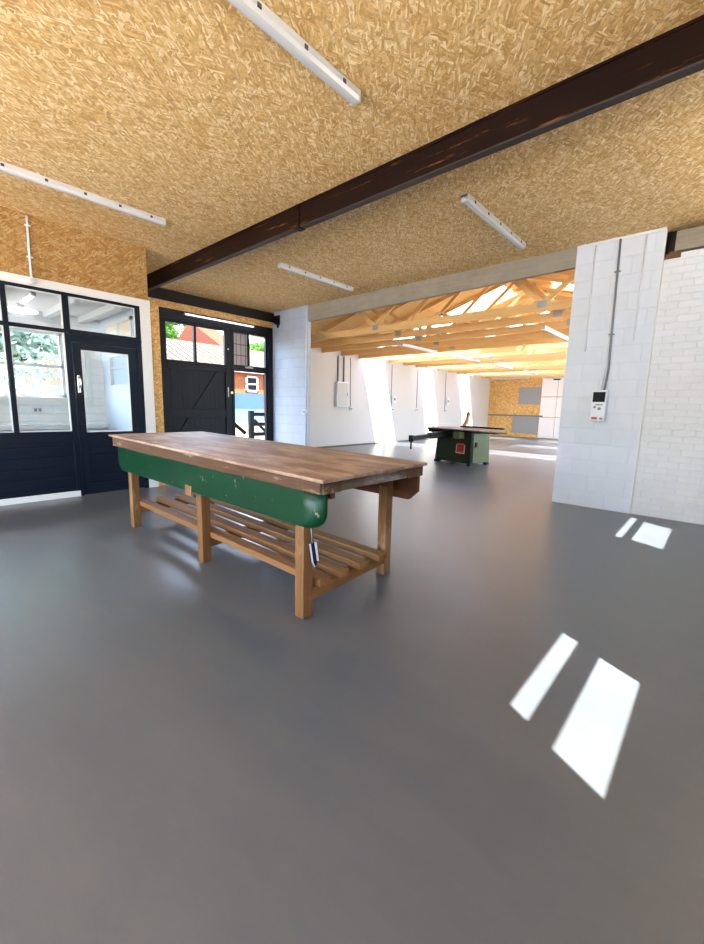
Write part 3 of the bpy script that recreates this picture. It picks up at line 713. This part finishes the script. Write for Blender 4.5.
conduit('wall_conduit', 'thin white conduit on the block pier nearest the wide opening', [(xw-.010, 1.57, 3.59), (xw-.010, 1.56, 2.2)], .010, 'plastic_white', normal=NX)
conduit('wall_conduit', 'thin white conduit on the block pier nearest the white brick wall', [(xw-.010, 1.0, 3.59), (xw-.010, 1.0, 2.3)], .010, 'plastic_white', normal=NX)
struct(box((xw-.004, .795, 0), (xw+.034, .812, 3.6), .003).build('trim_8', 'white_trim'), 'white upright edge strip between block pier and brick wall', 'trim')
t = thing('alarm_siren', 'small black siren high on the grey white block pier', 'alarm siren', (xw, 8.44, 3.30))
MB().prism([(xw-.001, 3.30), (xw-.10, 3.34), (xw-.12, 3.50), (xw-.001, 3.54)], 'y', 8.37, 8.51, .008).build('housing', 'black', t); MB().box((xw-.03, 8.41, 3.24), (xw-.001, 8.47, 3.302), .004).build('bracket', 'black', t)
conduit('wall_conduit', 'white conduit down the corner of the grey white block pier', [(xw-.014, 7.405, 3.52), (xw-.014, 7.405, .1)], .013, 'plastic_white', [(xw-.014, 7.405, 2.6)], normal=NX, box_at=((xw-.03, 7.41, 1.22), (.055, .09, .09)))
# long white wall
NY = (0, -1, 0); yw = YW
t = thing('fuse_box', 'white fuse box under two grey conduits on the long white wall', 'fuse box', (10.34, yw, 1.36))
MB().box((10.05, yw-.14, 1.36), (10.63, yw-.001, 2.19), .012).build('casing', 'plastic_white', t); MB().box((10.09, yw-.15, 1.40), (10.59, yw-.139, 2.15), .006).build('door', 'fitting', t); MB().box((10.53, yw-.158, 1.72), (10.56, yw-.149, 1.84), .002).build('latch', 'plastic_grey', t)
for xx, nm in ((10.18, 'grey conduit into the fuse box nearer the pier'), (10.46, 'grey conduit into the fuse box farther from the pier')):
    conduit('wall_conduit', nm, [(xx, yw-.03, 3.03), (xx, yw-.03, 2.19)], .028, 'plastic_grey', normal=NY, group='fuse box conduits')
GS = 'socket drops on the long white wall'
conduit('socket_drop', 'thin conduit and single socket just right of the fuse box', [(10.80, yw-.012, 3.03), (10.85, yw-.012, 1.36)], .012, 'plastic_grey', normal=NY, box_at=((10.86, yw-.03, 1.30), (.15, .06, .11)), group=GS, cat='socket')
conduit('socket_drop', 'conduit with a switch box and sockets inside the first sun streak on the wall', [(13.22, yw-.012, 3.03), (13.24, yw-.012, 1.40)], .012, 'plastic_grey', normal=NY, box_at=((13.28, yw-.03, 1.30), (.22, .06, .13)), group=GS, cat='socket')
t = thing('switch_box', 'small white switch box above the sockets in the first sun streak', 'switch', (13.37, yw, 1.65)); MB().box((13.28, yw-.08, 1.56), (13.46, yw-.001, 1.82), .008).build('casing', 'plastic_white', t); MB().box((13.32, yw-.09, 1.66), (13.42, yw-.079, 1.75), .003).build('lever', 'plastic_grey', t)
conduit('socket_drop', 'conduit and socket between the first and second sun streaks', [(15.05, yw-.012, 3.03), (15.05, yw-.012, 1.38)], .012, 'plastic_grey', normal=NY, box_at=((15.05, yw-.03, 1.31), (.17, .06, .12)), group=GS, cat='socket')
conduit('socket_drop', 'conduit and socket farthest along the long white wall', [(17.42, yw-.012, 3.03), (17.46, yw-.012, 1.38)], .012, 'plastic_grey', normal=NY, box_at=((17.5, yw-.03, 1.31), (.17, .06, .12)), group=GS, cat='socket')
t = thing('switch_box', 'small white switch box by the farthest socket on the long wall', 'switch', (17.62, yw, 1.6)); MB().box((17.52, yw-.08, 1.56), (17.72, yw-.001, 1.9), .008).build('casing', 'plastic_white', t); MB().box((17.57, yw-.09, 1.68), (17.67, yw-.079, 1.78), .003).build('lever', 'plastic_grey', t)

# back wall panels
o = box((XB-.03, 7.10, 1.72), (XB-.001, 8.21, 2.59), .004).build('grey_panel', 'grey_panel'); tag(o, 'upper grey rectangular board on the strand board end wall', 'board', 'grey boards on the end wall')
o = box((XB-.03, 7.10, .19), (XB-.001, 8.44, 1.06), .004).build('grey_panel', 'grey_panel'); tag(o, 'lower grey rectangular board under the rail on the end wall', 'board', 'grey boards on the end wall')
o = box((XB-.06, 6.9, 1.08), (XB-.001, 9.80, 1.16), .004).build('wall_rail', 'plastic_grey'); tag(o, 'grey trunking rail across the strand board end wall', 'rail')
D = thing('door_4', 'white panelled doors at the right of the strand board end wall', 'door', (XB, 6.1, 0)); D['kind'] = 'structure'
for k, (ya, yb) in enumerate(((6.32, 7.07), (5.55, 6.30))):
    for za, zb in ((.02, 1.06), (1.09, 2.08), (2.11, 3.0)):
        MB().box((XB-.05, ya, za), (XB-.002, yb, zb), .012).build('door_panel', 'shutter', D)
MB().box((XB-.07, 5.5, 3.0), (XB-.002, 7.10, 3.05), .004).build('door_head', 'white_trim', D)
MB().box((XB-.10, 6.22, 2.92), (XB-.05, 6.55, 2.98), .004).build('door_closer', 'black', D)

# ---------------------------------------------------------------- workbench
B = thing('workbench', 'long old timber workbench with green painted front board and slatted shelf', 'workbench', (2.1, 3.25, 0))
def ztop(y): return .955+(y-1.58)*.0136
m = MB(); th = .022
xl0, xr0, xl1, xr1, yn, yfz = 1.535, 2.655, 1.565, 2.66, 1.58, 4.95
m.hexa([(xl0, yn, ztop(yn)-th), (xr0, yn+.03, ztop(yn)-th), (xr1, yfz, ztop(yfz)-th), (xl1, yfz, ztop(yfz)-th), (xl0, yn, ztop(yn)), (xr0, yn+.03, ztop(yn)), (xr1, yfz, ztop(yfz)), (xl1, yfz, ztop(yfz))])
bmesh.ops.bevel(m.bm, geom=m.bm.edges[:], offset=.004, segments=2, profile=.5, affect='EDGES'); m.build('tabletop', 'bench_top', B)
def siderail(x0, x1, name, mat):
    m = MB(); a, b_ = 1.64, 4.86
    m.hexa([(x0, a, .858), (x1, a, .858), (x1, b_, .882), (x0, b_, .882), (x0, a, ztop(a)-th), (x1, a, ztop(a)-th), (x1, b_, ztop(b_)-th), (x0, b_, ztop(b_)-th)]); return m.build(name, mat, B)
siderail(1.575, 1.64, 'side_rail', 'bench_edge'); siderail(2.575, 2.63, 'side_rail', 'bench_edge')
m = MB(); m.box((1.64, 1.640, .858), (2.575, 1.69, ztop(1.64)-th), .003); m.build('end_rail', 'bench_end', B)
m = MB(); m.box((1.64, 4.80, .885), (2.575, 4.855, .966), .004); m.build('end_rail', 'bench_end', B)
for xx0, xx1 in ((1.59, 1.74), (2.43, 2.625)):
    MB().box((xx0, 1.628, .857), (xx1, 1.639, ztop(1.63)-th-.001), .003).build('end_block', 'bench_edge', B)
# green front board: rounded lower corners, bull-nosed near end
def rounded(y0, y1, z0, z1, rn, rf_):
    p = [(y0, z1)]
    for k in range(9):
        a = math.pi+math.pi/2*k/8; p.append((y0+rn+rn*math.cos(a), z0+rn+rn*math.sin(a)))
    for k in range(9):
        a = -math.pi/2+math.pi/2*k/8; p.append((y1-rf_+rf_*math.cos(a), z0+rf_+rf_*math.sin(a)))
    p.append((y1, z1)); return p
# section through the board in plan, so the near end curls round like a bull nose
m = MB(); poly = rounded(1.665, 4.76, .625, .885, .11, .11)
NX_ = 8; nn = len(poly); rows = []
for k in range(NX_+1):
    c_ = math.cos(k/NX_*math.pi/2); s_ = math.sin(k/NX_*math.pi/2); x = 1.588+.066*(1-c_)
    rows.append([m.bm.verts.new((x, y+(.13*(1-s_)*max(0, (1.95-y)/.285) if y < 1.95 else 0), z+(.012*(1-s_) if z < .8 else 0))) for y, z in poly])
rows.append([m.bm.verts.new((1.668, y+.004, z)) for y, z in poly])
for A, Bv in zip(rows, rows[1:]):
    for i in range(nn):
        j = (i+1) % nn; f = m.bm.faces.new((A[i], A[j], Bv[j], Bv[i])); f.smooth = True
m.bm.faces.new(rows[0]); m.bm.faces.new(rows[-1][::-1])
m.build('front_board', 'green', B)
MB().box((1.579, 3.16, .60), (1.592, 3.26, .685), .003).build('packing_block', 'bench_leg', B)
MB().box((1.60, 4.762, .70), (1.645, 4.785, .885), .003).build('end_lath', 'bench_edge', B)
m = MB(); m.prism([(1.69, .868), (1.69, .72), (1.77, .645), (4.70, .645), (4.80, .74), (4.80, .88)], 'x', 2.652, 2.69, .003); m.build('back_board', 'bench_dark', B)
m = MB(); m.box((1.72, 1.70, .80), (1.76, 4.80, .868), .003); m.box((2.30, 1.70, .80), (2.34, 4.80, .868), .003); m.build('bearer', 'bench_dark', B)
for yy, zt, ox in ((1.885, .868, 0), (3.205, .875, .032), (4.66, .883, .018)):
    for x0, x1, dy in ((1.634, 1.714, 0), (2.564, 2.644, .065)):
        MB().box((x0+(ox if dy == 0 else 0), yy-.042+dy, 0), (x1+(ox if dy == 0 else 0), yy+.042+dy, zt), .005).build('leg', 'bench_leg', B)
for yy, z0 in ((1.885, .12), (3.21, .143), (4.66, .17)):
    MB().bar((1.712, yy-.005, z0+.027), (2.568, yy+.055, z0+.027), .06, .086, (0, 0, 1), .004).build('cross_rail', 'bench_rail', B)
for xa, xb in ((1.725, 1.755), (1.94, 1.94), (2.155, 2.15), (2.38, 2.375)):
    m = MB(); wd = .100
    ya, yb = 1.82, 4.71
    za, zb = .191, .241
    m.hexa([(xb, ya, za), (xb+wd, ya, za), (xa+wd, yb, zb), (xa, yb, zb), (xb, ya, za+.05), (xb+wd, ya, za+.05), (xa+wd, yb, zb+.05), (xa, yb, zb+.05)])
    bmesh.ops.bevel(m.bm, geom=m.bm.edges[:], offset=.003, segments=1, affect='EDGES'); m.build('shelf_slat', 'bench_slat', B)
t = thing('hang_tag', 'navy and white striped tag hanging on the near bench leg', 'tag', (1.70, 1.838, .33))
MB().tube([(1.690, 1.838, .61), (1.694, 1.836, .55), (1.70, 1.836, .485)], .004).build('cord', 'galv', t)
MB().prism([(1.676, .50), (1.724, .495), (1.742, .36), (1.728, .335), (1.700, .36)], 'y', 1.832, 1.838).build('strip', 'tag_navy', t)
MB().prism([(1.668, .50), (1.681, .50), (1.704, .372), (1.722, .338), (1.712, .34), (1.693, .372)], 'y', 1.828, 1.8315).build('strip', 'tag_white', t)
MB().prism([(1.712, .505), (1.730, .50), (1.752, .37), (1.738, .372)], 'y', 1.828, 1.8315).build('strip', 'tag_white', t)

# ---------------------------------------------------------------- panel saw (local frame: X along the front, Y away)
ang = math.atan2(-.225, .974)
P = thing('panel_saw', 'dark green table saw with outrigger arm and red square badge', 'table saw', (9.27, 4.43, 0), rz=ang)
# local +Y = along the front face away from the near corner, local +X = depth
def SB(name, mat, *boxes, bev=.008):
    m = MB()
    for a, b_ in boxes: m.box(a, b_, bev)
    return m.build(name, mat, P, world=False)
m = MB(); m.hexa([(-.02, .0, .05), (.70, .0, .05), (.70, 1.16, .05), (-.02, 1.16, .05), (.01, .03, .80), (.68, .03, .80), (.68, 1.12, .80), (.01, 1.12, .80)])
bmesh.ops.bevel(m.bm, geom=m.bm.edges[:], offset=.015, segments=2, affect='EDGES'); m.build('cabinet', 'saw_green', P, world=False)
SB('plinth', 'saw_dark', ((-.03, -.012, 0), (.12, .10, .06)), ((.60, -.012, 0), (.71, .10, .06)), ((-.03, 1.06, 0), (.12, 1.172, .06)), ((.60, 1.06, 0), (.71, 1.172, .06)))
m = MB(); m.hexa([(.05, -.022, .08), (.68, -.022, .08), (.68, .002, .08), (.05, .002, .08), (.07, .005, .78), (.66, .005, .78), (.66, .031, .78), (.07, .031, .78)]); m.build('lit_side_door', 'saw_pale', P, world=False)
SB('door_latch', 'saw_dark', ((.12, -.04, .46), (.18, -.0, .58)))
SB('table', 'saw_iron', ((.02, -.25, .86), (1.0, 1.35, .905)), bev=.006)
SB('table_support', 'saw_dark', ((.05, .04, .79), (.70, 1.20, .865)))
SB('sliding_table', 'saw_dark', ((-.40, -.95, .845), (-.02, 1.10, .875)), bev=.005)
SB('sliding_table_top', 'saw_iron', ((-.40, -.55, .875), (-.03, 1.10, .90)), bev=.004)
SB('rip_fence', 'saw_dark', ((.30, -.62, .915), (.36, .55, .955)), bev=.004)
SB('control_box', 'saw_pale', ((-.22, .22, .66), (-.02, .40, .83)))
SB('slide_beam', 'saw_dark', ((-.16, .42, .66), (.02, 1.18, .835)), ((-.34, .95, .78), (-.02, 1.12, .845)))
m = MB(); m.cyl((-.17, .62, .74), (-.22, .62, .74), .09, seg=24); m.cyl((-.22, .62, .74), (-.26, .62, .74), .02); m.ring((-.235, .62, .74), .085, .011, 'x', 24, 6); m.build('hand_wheel', 'saw_dark', P, world=False)
m = MB(); m.bar((-.08, .62, .765), (-.85, .60, .72), .14, .14, (0, 0, 1), .01); m.bar((-.80, .60, .72), (-1.42, .60, .67), .09, .10, (0, 0, 1), .008); m.build('outrigger_arm', 'saw_dark', P, world=False)
m = MB(); m.cyl((-1.42, .60, .60), (-1.42, .60, .74), .06); m.cyl((-1.42, .60, .42), (-1.42, .60, .62), .02); m.build('arm_post', 'saw_dark', P, world=False)
# blade guard on its riving arm
m = MB(); m.prism([(.56, .906), (.60, .93), (.69, 1.02), (.73, 1.10), (.75, 1.22), (.79, 1.27), (.77, 1.33), (.71, 1.345), (.66, 1.30), (.65, 1.18), (.59, 1.07), (.50, .96), (.44, .906)], 'x', .44, .50, .006)
for v in m.bm.verts: v.co.y = .62-(v.co.y-.6)*.75; v.co.z = .906+(v.co.z-.906)*.92
m.build('blade_guard', 'guard_wood', P, world=False)
SB('guard_foot', 'saw_iron', ((.40, .50, .905), (.54, .74, .94)))
# square badge with its H mark
fx = lambda z: -.02+.05*(z-.05)/.75
bz, by, hs = .42, .33, .135
for nm, mat, rect, dx in (('badge_plate', 'badge_cream', ((-hs, hs, -hs, hs),), .012), ('badge_field', 'badge_red', ((-hs*.86, hs*.86, -hs*.86, hs*.86),), .016),
                          ('badge_roundel', 'badge_black', ((-hs*.62, hs*.62, -hs*.50, hs*.50),), .020),
                          ('badge_mark', 'badge_red', ((-hs*.34, -hs*.16, -hs*.38, hs*.38), (hs*.16, hs*.34, -hs*.38, hs*.38), (-hs*.2, hs*.2, -hs*.08, hs*.08)), .024)):
    m = MB()
    for a0, a1, c0, c1 in rect:
        z0, z1 = bz+c0, bz+c1
        m.hexa([(fx(z0)-dx, by+a0, z0), (fx(z0)+.02, by+a0, z0), (fx(z0)+.02, by+a1, z0), (fx(z0)-dx, by+a1, z0), (fx(z1)-dx, by+a0, z1), (fx(z1)+.02, by+a0, z1), (fx(z1)+.02, by+a1, z1), (fx(z1)-dx, by+a1, z1)])
    m.build(nm, mat, P, world=False)

# ---------------------------------------------------------------- outside
M['apron'] = m_concrete('bounce_concrete_apron', (214, 210, 202))  # unseen ground made pale to bounce sunlight up to the ceiling
ga = MB().hexa([(-60, -60, -.36), (70, -60, -.36), (70, YD+.22, -.36), (-60, YD+.22, -.36), (-60, -60, -.06), (70, -60, -.06), (70, YD+.22, -.06), (-60, YD+.22, -.06)])
struct(ga.build('ground.001', 'apron'), 'unseen concrete apron round the building, made pale to bounce sunlight inside', 'ground')
g = MB()
for (ya, za, yb, zb) in ((YD+.22, -.06, 9.5, -.04), (9.5, -.04, 12.6, .72), (12.6, .72, 80, .72)):
    g.hexa([(-60, ya, za-.3), (70, ya, za-.3), (70, yb, zb-.3), (-60, yb, zb-.3), (-60, ya, za-.0), (70, ya, za), (70, yb, zb), (-60, yb, zb)])
# keep the ground below the slab
struct(g.build('ground', 'yard'), 'pale concrete yard outside the big dark doors', 'ground')
O = thing('outbuilding', 'orange brick outbuilding with blue lower wall and pale ribbed roof', 'building', (8.2, 15, .72))
x0, x1, yo = 3.3, 14.5, 13.5
MB().box((x0, yo, 1.78), (x1, yo+5.0, 2.65)).build('brick_wall', 'orange_brick', O)
MB().box((x0-.01, yo-.02, 1.19), (x1+.01, yo+5.0, 1.78)).build('blue_band', 'blue_paint', O)
MB().box((x0-.01, yo-.025, .72), (x1+.01, yo+5.0, 1.19)).build('pale_blue_band', 'pale_blue_paint', O)
m = MB(); m.hexa([(x0-.3, yo-.25, 2.60), (x1+.3, yo-.25, 2.60), (x1+.3, yo+2.5, 3.70), (x0-.3, yo+2.5, 3.70), (x0-.3, yo-.25, 2.66), (x1+.3, yo-.25, 2.66), (x1+.3, yo+2.5, 3.76), (x0-.3, yo+2.5, 3.76)])
m.hexa([(x0-.3, yo+2.5, 3.70), (x1+.3, yo+2.5, 3.70), (x1+.3, yo+5.2, 2.60), (x0-.3, yo+5.2, 2.60), (x0-.3, yo+2.5, 3.76), (x1+.3, yo+2.5, 3.76), (x1+.3, yo+5.2, 2.66), (x0-.3, yo+5.2, 2.66)]); m.build('roof', 'ribbed', O)
MB().box((x0-.3, yo-.30, 2.52), (x1+.3, yo-.22, 2.66), .004).build('fascia', 'white_trim', O)
MB().box((9.85, yo-.06, .72), (10.25, yo+.02, 2.58)).build('pilaster', 'red_brick', O)
wn_ = MB()
for a, b_ in (((9.02, yo-.05, 1.84), (9.58, yo+.01, 1.90)), ((9.02, yo-.05, 2.36), (9.58, yo+.01, 2.42)), ((9.02, yo-.05, 1.84), (9.10, yo+.01, 2.42)), ((9.50, yo-.05, 1.84), (9.58, yo+.01, 2.42)), ((9.02, yo-.05, 2.10), (9.58, yo+.01, 2.15))): wn_.box(a, b_)
wo = wn_.build('window', 'white_trim', O); box((9.08, yo-.03, 1.88), (9.52, yo-.004, 2.38)).build('pane', 'screen', wo)
# gate
G = thing('yard_gate', 'black timber gate standing just outside the open doorway', 'gate', (6.8, 9.55, 0))
for xx in (6.55, 7.42): MB().box((xx-.06, 9.49, -.05), (xx+.06, 9.61, 1.20), .006).build('post', 'black', G)
for zz in (1.10, .83, .56, .29): MB().box((6.60, 9.525, zz-.05), (7.37, 9.565, zz+.05), .004).build('gate_rail', 'black', G)
m = MB(); m.bar((6.62, 9.51, .95), (7.36, 9.51, .30), .02, .08); m.build('gate_brace', 'black', G)
t = thing('handrail', 'black handrail sloping down beside the gate outside the doorway', 'handrail', (5.9, 9.6, 0))
m = MB(); m.bar((5.75, 9.70, 1.12), (6.46, 9.70, .58), .05, .09, (0, 0, 1), .004); m.build('rail', 'black', t)
MB().box((5.72, 9.67, -.05), (5.80, 9.73, 1.16), .004).build('post', 'black', t)
# houses behind
def house(x, y, w_, zt, label):
    o = thing('house', label, 'house', (x, y, .72), 'red brick houses beyond the outbuilding')
    MB().box((x-w_/2, y, .7), (x+w_/2, y+6, zt)).build('wall', 'red_brick', o)
    m = MB(); m.prism([(y-.3, zt), (y+6.3, zt), (y+3, zt+1.6)], 'x', x-w_/2-.2, x+w_/2+.2); m.build('roof', 'roof_tile', o)
    MB().box((x-.1, y+2.6, zt+.9), (x+.35, y+3.4, zt+2.3)).build('chimney', 'red_brick', o)
house(9.3, 20, .8, 3.2, 'red brick house beyond the outbuilding seen through the leftmost door pane')
house(12.4, 20, .8, 4.3, 'red brick house beyond the outbuilding seen through the second door pane')
def tree(name, label, c, r, n, mat, size, trunk=.12, base=.72, group=None):
    t = thing(name, label, 'tree', (c[0], c[1], base), group)
    m = MB()
    blobs = [(Vector(c)+Vector((random.uniform(-.55, .55)*r[0], random.uniform(-.5, .5)*r[1], random.uniform(-.5, .5)*r[2])), random.uniform(.35, .62)) for _ in range(14)]
    for _ in range(n):
        bc, br = random.choice(blobs)
        d = Vector((random.gauss(0, 1), random.gauss(0, 1), random.gauss(0, 1))).normalized()*random.uniform(.75, 1.0)
        p = bc+Vector((d.x*r[0]*br, d.y*r[1]*br, d.z*r[2]*br))
        a = Vector((random.gauss(0, 1), random.gauss(0, 1), random.gauss(0, 1))).normalized(); b_ = a.cross(Vector((random.gauss(0, 1), random.gauss(0, 1), random.gauss(0, 1)))).normalized()
        s = size*random.uniform(.6, 1.3)
        q = [p-a*s, p+b_*s*.5, p+a*s, p-b_*s*.5]
        m.bm.faces.new([m.bm.verts.new(v) for v in q])
    m.build('crown', mat, t)
    m = MB(); m.cyl((c[0], c[1], base-.1), (c[0]+.1, c[1], c[2]), trunk, trunk*.5)
    for k in range(5):
        e = blobs[k][0]; m.cyl((c[0]+.05, c[1], c[2]-r[2]*.3), e, trunk*.45, trunk*.12, 8)
    m.build('trunk', 'bark', t)
    return t
GT = 'trees beyond the outbuilding'
tree('tree', 'big leafy green tree behind the outbuilding in the corner of the leftmost door pane', (12.9, 29, 6.6), (1.7, 1.3, 1.8), 5000, 'leaf_green', .15, .2, group=GT)
tree('tree', 'green tree at the edge between the two door panes', (16.6, 31.5, 6.3), (1.0, .9, 1.3), 2600, 'leaf_green', .15, .15, group=GT)
tree('tree', 'low green tree behind the roof in the small right door pane', (17.6, 24.5, 4.5), (1.5, 1.2, 1.2), 2600, 'leaf_green', .15, .15, group=GT)
tree('tree', 'pale leafy tree close outside the office window', (1.3, 12.0, 2.7), (2.5, 1.0, 1.6), 9500, 'leaf_pale', .075, .10, .3)

# ---------------------------------------------------------------- light
w_ = bpy.data.worlds.new('daylight'); SC.world = w_; w_.use_nodes = True
nt = w_.node_tree; nt.nodes.clear()
sky = nt.nodes.new('ShaderNodeTexSky'); sky.sky_type = 'NISHITA'; sky.sun_disc = False; sky.sun_elevation = R(60.6); sky.sun_rotation = R(0); sky.dust_density = 2.5; sky.air_density = 1.0; sky.ozone_density = 1.0
bg = nt.nodes.new('ShaderNodeBackground'); bg.inputs[1].default_value = .62
wo_ = nt.nodes.new('ShaderNodeOutputWorld'); nt.links.new(sky.outputs[0], bg.inputs[0]); nt.links.new(bg.outputs[0], wo_.inputs[0])
sl = bpy.data.lights.new('sun', 'SUN'); sl.energy = 7.0; sl.angle = R(.35); sl.color = (1, .96, .90)
so = bpy.data.objects.new('sun', sl); COL.objects.link(so); so.rotation_euler = SUN.to_track_quat('-Z', 'Y').to_euler(); so.location = (0, -6, 12)
def portal(name, loc, d, sx, sy):
    l = bpy.data.lights.new(name, 'AREA'); l.shape = 'RECTANGLE'; l.size = sx; l.size_y = sy; l.cycles.is_portal = True
    o = bpy.data.objects.new(name, l); COL.objects.link(o); o.location = loc; o.rotation_euler = Vector(d).to_track_quat('-Z', 'Y').to_euler(); return o
portal('added_opening_daylight', (XR-.02, 3.25, 1.65), (1, 0, 0), 5.9, 3.3)
portal('added_side_window_daylight', (-2.5, YN-T-.01, 2.05), (0, 1, 0), 3.2, 2.3)
portal('big_door_daylight', (5.0, YD+.16, 2.0), (0, -1, 0), 3.0, 2.2)
for xa, xb in LIGHTS:
    for side in (1, -1):
        yc = sum(SKY[side])/2
        portal('rooflight_daylight', ((xa+xb)/2, yc, ZD+((YW-yc) if side == 1 else (yc-YR2))*TAN+.06), (0, -side*TAN, -1), xb-xa, 4.8)

SC.view_settings.view_transform = 'Standard'; SC.view_settings.look = 'None'; SC.view_settings.gamma = 1.0
SC.view_settings.exposure = 2.55
try: SC.view_settings.use_curve_mapping = False
except Exception: pass
c = SC.cycles
c.use_denoising = True
try: c.denoiser = 'OPENIMAGEDENOISE'
except Exception: pass
c.max_bounces = 14; c.diffuse_bounces = 8; c.glossy_bounces = 5; c.transparent_max_bounces = 24; c.transmission_bounces = 6
c.sample_clamp_indirect = 12.0; c.caustics_reflective = False; c.caustics_refractive = False
